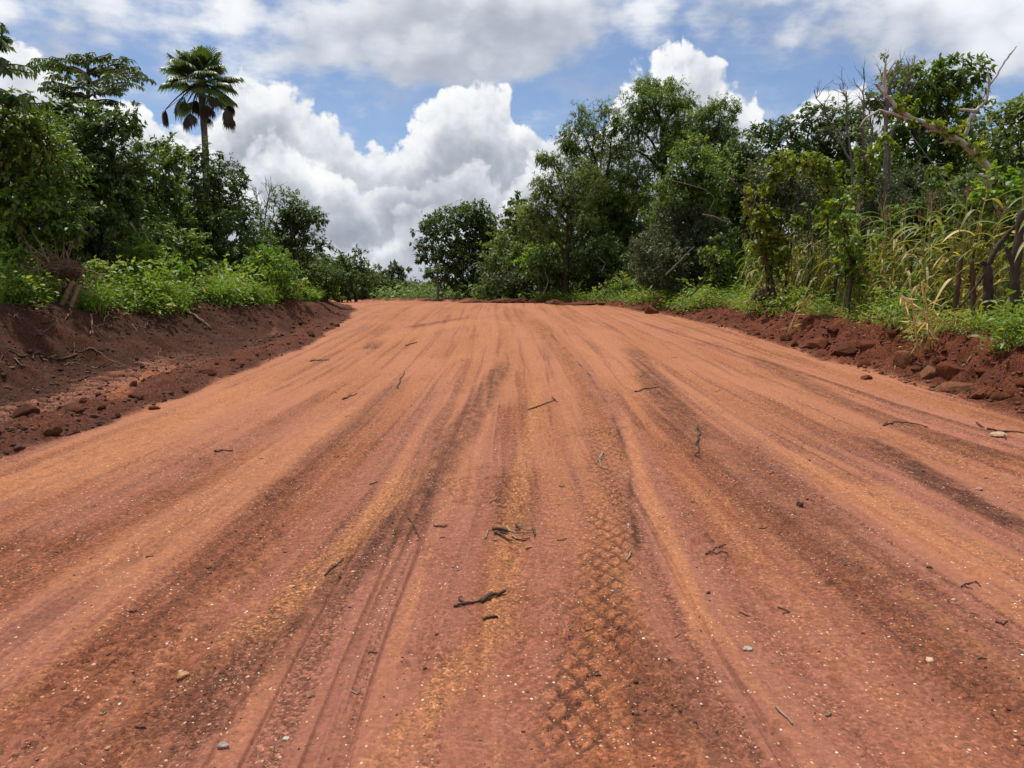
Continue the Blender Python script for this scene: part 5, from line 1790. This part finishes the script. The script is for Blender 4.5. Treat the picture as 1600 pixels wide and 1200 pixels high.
def uprooted_stump():
    rng = np.random.default_rng(14)
    Y = snap(95, 14.2, .1)
    b = at(95, 470, Y)
    root = np.array([b.x, Y, H(b.x, Y) - .05])
    e = empty('uprooted_stump', root, 'uprooted tree stump with a brown root mass and two stubs on the left bank', 'stump')
    w = Geo()
    c = np.array(at(96, 432, Y))
    v, f = lumpy((.50, .40, .40), 5, 4, .6)
    w.add(v + c, f, .4)
    w.build('root_ball', BK['brown'], e, root, True)
    w = Geo()
    for a, b2, r0, r1 in (((116, 440), (90, 484), .050, .058), ((124, 446), (108, 486), .038, .044)):
        w.tube(bend(np.array(at(*a, Y - .25)), np.array(at(*b2, Y - .45)), rng, .015, 7), np.linspace(r0, r1, 7) * rng.uniform(.85, 1.15, 7), 9, .5, .16, rng)
    w.build('trunk', BK['root'], e, root, True)
    w = Geo()
    for i in range(120):
        u = unit(rng, 1)[0]
        s_ = c + u * np.array([.35, .3, .28])
        d = u * .7 + np.array([rng.normal(0, .4), -.2, rng.normal(.1, .5)])
        w.tube(bend(s_, s_ + d / np.linalg.norm(d) * rng.uniform(.25, .75), rng, .14, 7), np.linspace(rng.uniform(.008, .022), .003, 7), 5, .5, 0, None, False)
    for pts in ([(68, 425), (45, 385), (28, 353)], [(80, 420), (62, 380), (50, 362)], [(95, 430), (120, 418), (150, 425), (165, 438)], [(86, 430), (75, 405), (30, 372)], [(110, 455), (120, 470), (112, 490)]):
        P = np.array([np.array(at(px, py, Y - .2)) for px, py in pts])
        tt = np.linspace(0, 1, 9)
        P = np.stack([np.interp(tt, np.linspace(0, 1, len(P)), P[:, q]) for q in range(3)], 1)
        w.tube(P, np.linspace(.022, .008, 9), 5, .5, 0, None, False)
    w.build('roots', BK['root'], e, root, True)
    # root clump under the vine pole on the right
    Y = snap(1196, 17.6, .1)
    b = at(1196, 478, Y)
    root = np.array([b.x, Y, H(b.x, Y) - .05])
    e = empty('uprooted_stump', root, 'dark earthy root clump with hanging dry leaves at the left end of the maize', 'stump')
    c = np.array(at(1194, 462, Y))
    w = Geo()
    v, f = lumpy((.30, .28, .26), 6, 4, .5)
    w.add(v + c, f, .4)
    w.build('root_ball', BK['dark'], e, root, True)
    g = Geo()
    n = 160
    u = unit(rng, n)
    g.leaves(c + u * [.3, .28, .2] + [0, 0, .12], u * [.5, .5, .2] + [0, 0, -.8], unit(rng, n), rng.uniform(.2, .45, n), np.full(n, .035), rng.random(n))
    g.build('dry_leaves', LM['dry'], e, root)


uprooted_stump()


# ------------------------------------------------------------------ sticks lying on the soil
def stick(name, label, pts, r, bark, group=None, lift=.6, side=(), seed=1, cat='twig'):
    rng = np.random.default_rng(seed)
    w = Geo()

    def lay(pts, r, lf):
        q = np.array([gp(*p) for p in pts])
        n = max(6, 4 * len(q))
        tt = np.linspace(0, 1, n)
        d = np.concatenate([[0], np.cumsum(np.linalg.norm(np.diff(q, axis=0), axis=1))])
        x, y = np.interp(tt, d / d[-1], q[:, 0]), np.interp(tt, d / d[-1], q[:, 1])
        x[1:-1] += rng.normal(0, d[-1] * .012, n - 2)
        y[1:-1] += rng.normal(0, d[-1] * .012, n - 2)
        z = heights(x, y) + r * lf + r * .8 * np.abs(np.sin(tt * 5 + seed))
        return np.stack([x, y, z], 1), np.linspace(r, r * .5, n) * rng.uniform(.85, 1.15, n)
    P, rr = lay(pts, r, lift)
    w.tube(P, rr, 6, .5, .1, rng)
    for sp, sr in side:
        S, r2 = lay(sp, sr, lift + .5)
        w.tube(S, r2, 5, .5, .1, rng)
    return tag(w.build(name, BK[bark], None, P[0], True), label, cat, group)


def sticks():
    for k, (lab, pts, r, bk, side) in enumerate([
        ('long S-shaped dark twig lying alone right of the tyre print', [(1090, 668), (1095, 680), (1090, 695), (1090, 708), (1094, 714)], .012, 'stick', []),
        ('thick dark stick crossing a thinner one, lower middle of the road', [(752, 942), (770, 934), (790, 926)], .014, 'stick', []),
        ('thinner curved stick under the thick dark one, lower middle of the road', [(709, 950), (735, 944), (752, 938), (768, 940)], .008, 'stick', [([(725, 944), (716, 938), (722, 934)], .006)]),
        ('short dark stick below the crossing sticks', [(755, 970), (766, 967), (778, 964)], .008, 'stick', []),
        ('straight dark twig lying along the road, left of the middle', [(622, 610), (626, 596), (632, 580)], .012, 'stick', []),
        ('dark twig pointing right with a knotted end, middle of the road', [(826, 640), (850, 632), (868, 624)], .010, 'stick', [([(866, 625), (862, 620)], .010), ([(866, 625), (872, 628)], .008)]),
        ('bent pale root piece on the tyre print', [(943, 706), (936, 718), (940, 728), (953, 734)], .010, 'pale', [([(936, 716), (948, 708)], .005)]),
        ('dark slightly bent stick in the dark streak right of the tyre print', [(992, 612), (1008, 608), (1030, 607)], .012, 'stick', []),
        ('short pale peg-like stick at the lower right', [(1212, 1110), (1222, 1120), (1238, 1134)], .006, 'pale', []),
        ('V-shaped pair of thin twigs right of the middle', [(1103, 861), (1118, 855), (1134, 850)], .005, 'stick', [([(1103, 861), (1120, 862), (1138, 864)], .006)]),
        ('small forked dark twig at the lower right', [(1216, 948), (1226, 952), (1234, 956)], .005, 'stick', [([(1234, 956), (1222, 958)], .004)]),
        ('long thin dark twig lying across the right of the road', [(1380, 667), (1400, 663), (1425, 664), (1450, 668)], .010, 'stick', [([(1380, 667), (1386, 662)], .008)]),
        ('short curved pale twig beside the dark edge of the tyre print', [(978, 878), (984, 870), (985, 860)], .008, 'pale', []),
        ('dark twig on the left of the road near the ridge', [(335, 705), (350, 702), (364, 701)], .010, 'stick', []),
        ('slanting dark twig left of the middle, lower road', [(508, 906), (522, 893), (537, 880)], .007, 'stick', [([(522, 893), (518, 889)], .005)]),
        ('thin bent twig left of the root tangle', [(638, 815), (648, 826), (656, 843)], .006, 'stick', []),
        ('small curved pale twig above the root tangle', [(766, 783), (773, 780), (778, 776)], .006, 'pale', []),
        ('short dark twig between the thin bent twig and the tangle', [(678, 825), (690, 826), (700, 823)], .007, 'stick', []),
        ('flat dark twig at the far left of the road', [(485, 566), (500, 563), (515, 564)], .014, 'stick', []),
        ('short dark twig high on the left of the road', [(535, 626), (545, 622), (558, 617)], .012, 'stick', []),
        ('dark stick at the far middle of the road', [(634, 540), (645, 537), (652, 536)], .016, 'stick', []),
        ('pale thick bent branch lying down the face of the left bank', [(272, 477), (288, 483), (300, 492), (312, 502), (330, 514)], .045, 'pale', []),
        ('long dark root trailing from the left bank towards its strip', [(120, 550), (100, 556), (60, 558), (0, 562)], .020, 'stick', []),
        ('S-bent pale root hanging on the left bank', [(141, 492), (143, 502), (144, 512), (138, 523)], .022, 'root', [([(141, 494), (152, 488), (165, 483)], .012)]),
        ('pale root curving over the left bank below the stump', [(109, 482), (110, 492), (102, 498)], .018, 'root', []),
        ('long thin root crossing the middle of the left bank', [(138, 548), (155, 549), (170, 558), (200, 573)], .014, 'root', []),
        ('forked thin pale roots on the left bank, right of the bent root', [(216, 524), (208, 510), (212, 520), (240, 500)], .010, 'root', []),
        ('thin straight stick standing out of the soil on the left bank', [(115, 550), (116, 542), (116, 535)], .014, 'root', []),
        ('white stick poking out of the right bank', [(1504, 571), (1512, 564), (1518, 558)], .022, 'pale', []),
        ('thin root lying along the face of the right bank', [(1400, 534), (1430, 527), (1465, 521)], .012, 'root', []),
        ('pale root below the brown rock on the right bank', [(1424, 571), (1440, 573), (1455, 575)], .012, 'pale', [([(1398, 580), (1400, 570)], .010)]),
        ('dark stick among litter at the right road edge', [(1542, 676), (1560, 677), (1600, 680)], .014, 'stick', [([(1560, 677), (1572, 690)], .012), ([(1526, 664), (1537, 672)], .012)]),
        ('dark bow-shaped twig by the right picture edge', [(1555, 973), (1565, 976), (1574, 974)], .006, 'stick', []),
        ('V-shaped dark twig near the right picture edge', [(1502, 919), (1515, 914), (1525, 912)], .005, 'stick', [([(1525, 912), (1532, 920)], .004), ([(1502, 919), (1520, 924)], .004)]),
    ]):
        stick('twig' if r < .02 else 'dead_branch', lab, pts, r, bk, None, .6, side, 300 + k, 'twig' if r < .02 else 'branch')
    # the tangle of roots in the middle of the road
    x, y = gp(800, 838)
    e = empty('root_tangle', (x, y, H(x, y)), 'tangle of dark curled roots lying in the middle of the road', 'roots')
    for k, (pts, r, bk) in enumerate([([(770, 830), (785, 828), (795, 832)], .012, 'stick'), ([(772, 836), (790, 834)], .011, 'stick'), ([(778, 836), (790, 842), (800, 846)], .010, 'stick'),
                                      ([(758, 842), (762, 830), (772, 826)], .006, 'pale'), ([(792, 822), (795, 828), (806, 832), (835, 831)], .007, 'pale'), ([(832, 826), (837, 832), (835, 838)], .008, 'stick'),
                                      ([(806, 842), (818, 844), (828, 840)], .006, 'stick'), ([(806, 820), (812, 826), (806, 830)], .010, 'stick'), ([(800, 836), (808, 842)], .008, 'pale')]):
        o = stick('root', None, pts, r, bk, None, .8, [], 400 + k, None)
        w = o.location.copy()
        o.parent = e
        o.location = w - e.location
    # small twigs of the road, nothing sets them apart
    rng = np.random.default_rng(40)
    n = 0
    while n < 46:
        px, py = rng.uniform(60, 1560), rng.uniform(520, 1150)
        if abs(px - 800) > 200 + (py - 500) * 1.6:
            continue
        L = rng.uniform(4, 12) * (1 + (py - 500) / 900)
        a = rng.normal(0, .5)
        pts = [(px, py), (px + L * .5 * math.cos(a) + rng.normal(0, 1.2), py + L * .5 * math.sin(a) * .6 + rng.normal(0, 1)), (px + L * math.cos(a), py + L * .6 * math.sin(a))]
        stick('twig', 'tiny dry twig lying on the red road among gravel', pts, rng.uniform(.003, .006), rng.choice(['stick', 'stick', 'pale']), 'tiny twigs scattered on the road', .6, [], 500 + n)
        n += 1
    # roots and broken twigs of the left bank
    n = 0
    while n < 74:
        px = rng.uniform(-10, 420) if n % 3 else rng.uniform(0, 190)
        py = rng.uniform(482, 575) - (25 if px > 250 else 0)
        if py < 480 + .0 * px:
            continue
        L = float(np.exp(rng.normal(2.75, .45)))
        a = rng.normal(.1, .6)
        cv = rng.normal(0, L * .14)
        pts = [(px, py), (px + L * .33 * math.cos(a), py + L * .25 * math.sin(a) + cv), (px + L * .66 * math.cos(a), py + L * .5 * math.sin(a) + cv * .6), (px + L * math.cos(a), py + L * .7 * math.sin(a))]
        if min(p[1] for p in pts) < 479:
            continue
        stick('root', 'thin broken root lying on the dark left bank', pts, rng.uniform(.004, .012), rng.choice(['root', 'stick', 'stick', 'stick', 'pale']), 'broken roots strewn over the left bank', .9, [], 600 + n, 'root')
        n += 1


sticks()


# ------------------------------------------------------------------ gravel and crumbs
def grit_mat(name, stops):
    m, h = new_mat(name)
    t = h.n('ShaderNodeAttribute', attribute_name='tint').outputs['Fac']
    finish(h, principled(h, h.ramp(t, stops), .85, None, .3))
    return m


def scatter(name, label, x, y, size, mat, rng, tint, sub=0, sink=.25, flat=.65):
    v, f = ICO[sub]
    n = len(x)
    z = heights(x, y)
    a = rng.random(n) * 6.28
    dim = size[:, None] * np.stack([rng.uniform(.7, 1.4, n), rng.uniform(.6, 1.0, n), rng.uniform(.4, 1.0, n) * flat], 1)
    jit = 1 + rng.normal(0, .18, (n, len(v), 1))
    q = v[None] * dim[:, None] * jit
    c, s_ = np.cos(a)[:, None], np.sin(a)[:, None]
    V = np.stack([q[..., 0] * c - q[..., 1] * s_ + x[:, None], q[..., 0] * s_ + q[..., 1] * c + y[:, None], q[..., 2] + (z + dim[:, 2] * sink)[:, None]], -1)
    F = (np.arange(n)[:, None, None] * len(v) + f[None]).reshape(-1, 3)
    o = nmesh(name, V.reshape(-1, 3), F, mat, None, {'tint': np.repeat(tint, len(v))})
    return tag(o, label, None, None, 'stuff')


def grit():
    rng = np.random.default_rng(91)
    M_PEB = grit_mat('pebble', [(0, (.12, .05, .03)), (.3, (.27, .125, .065)), (.62, (.40, .225, .12)), (.9, (.52, .37, .24)), (1, (.66, .58, .5))])
    M_CRUMB = grit_mat('crumb', [(0, (.035, .015, .010)), (.5, (.085, .033, .018)), (1, (.18, .070, .038))])
    # pale gravel pressed into the road, thinning with distance
    n = 95000
    r = 1.9 * (16 / 1.9) ** (rng.random(n) ** 1.15)
    a = rng.uniform(-.68, .68, n)
    x, y = r * np.sin(a), r * np.cos(a)
    _, _, sL, sR, _, mm = terrain(x, y, True)
    k = (sL < -.1) & (sR < -.1) & (rng.random(n) < .03 + .97 * np.clip((mm['gr'] - .35) / .6, 0, 1) ** 1.5) & (fbm(x * 4, y * 4, 2, 131) > rng.normal(-.1, .25, n))
    x, y, r = x[k], y[k], r[k]
    sz = .0018 * np.exp(rng.normal(0, .55, len(x))) * (1 + .10 * r)
    scatter('gravel', 'pale fine gravel bedded in the red road', x, y, np.clip(sz, .001, .014), M_PEB, rng, np.clip(rng.beta(2.0, 2.6, len(x)), 0, 1), 0, .05)
    # larger half-sunk stones of mixed size
    n = 900
    r = 2.0 * (14 / 2.0) ** rng.random(n)
    a = rng.uniform(-.68, .68, n)
    x, y = r * np.sin(a), r * np.cos(a)
    _, _, sL, sR, _, mm = terrain(x, y, True)
    k = (sL < -.1) & (sR < -.1) & (rng.random(n) < np.clip(mm['gr'], .1, 1) ** 2)
    x, y, r = x[k], y[k], r[k]
    scatter('gravel', 'larger half-sunk stones among the fine gravel of the road', x, y, np.clip(.006 * np.exp(rng.normal(0, .45, len(x))) * (1 + .06 * r), .004, .026), M_PEB, rng, np.clip(rng.beta(1.6, 2.8, len(x)), 0, 1), 1, -.10)
    # dark loose crumbs, most in the dark streaks and along the tyre print
    n = 60000
    r = 1.9 * (20 / 1.9) ** (rng.random(n) ** 1.1)
    a = rng.uniform(-.68, .68, n)
    x, y = r * np.sin(a), r * np.cos(a)
    _, col, sL, sR, _, _ = terrain(x, y, True)
    dark = np.clip((.20 - col[:, 0]) / .10, 0, 1)
    k = (sL < -.1) & (sR < -.1) & (rng.random(n) < .03 + .9 * dark)
    x, y, r = x[k], y[k], r[k]
    sz = .0026 * np.exp(rng.normal(0, .5, len(x))) * (1 + .10 * r)
    scatter('soil_crumbs', 'dark loose crumbs of soil on the road', x, y, np.clip(sz, .001, .016), M_CRUMB, rng, np.clip(rng.normal(.6, .22, len(x)), 0, 1), 0, .2, .8)
    # coarser crumbs of the two banks
    for side, n, ya, yb, sa, sb, t0, lab in (('L', 17000, 6, 30, 0.0, 3.6, .30, 'dark crumbs of soil on the left bank'), ('R', 15000, 8, 32, 0.0, 1.7, .7, 'red crumbs of soil on the right bank')):
        y = ya + (yb - ya) * rng.random(n) ** 1.5
        s_ = sa + (sb - sa) * rng.random(n)
        x = xl(y) - s_ if side == 'L' else xr(y) + s_
        k = (abs(x / y) < .74) & (fbm(x * 1.8, y * 1.8, 3, 140) > rng.normal(0, .25, n))
        x, y = x[k], y[k]
        sz = .011 * np.exp(rng.normal(0, .6, len(x)))
        scatter('soil_crumbs', lab, x, y, np.clip(sz, .003, .05), M_CRUMB, rng, np.clip(rng.normal(t0, .2, len(x)), 0, 1), 1, .3, .9)


grit()
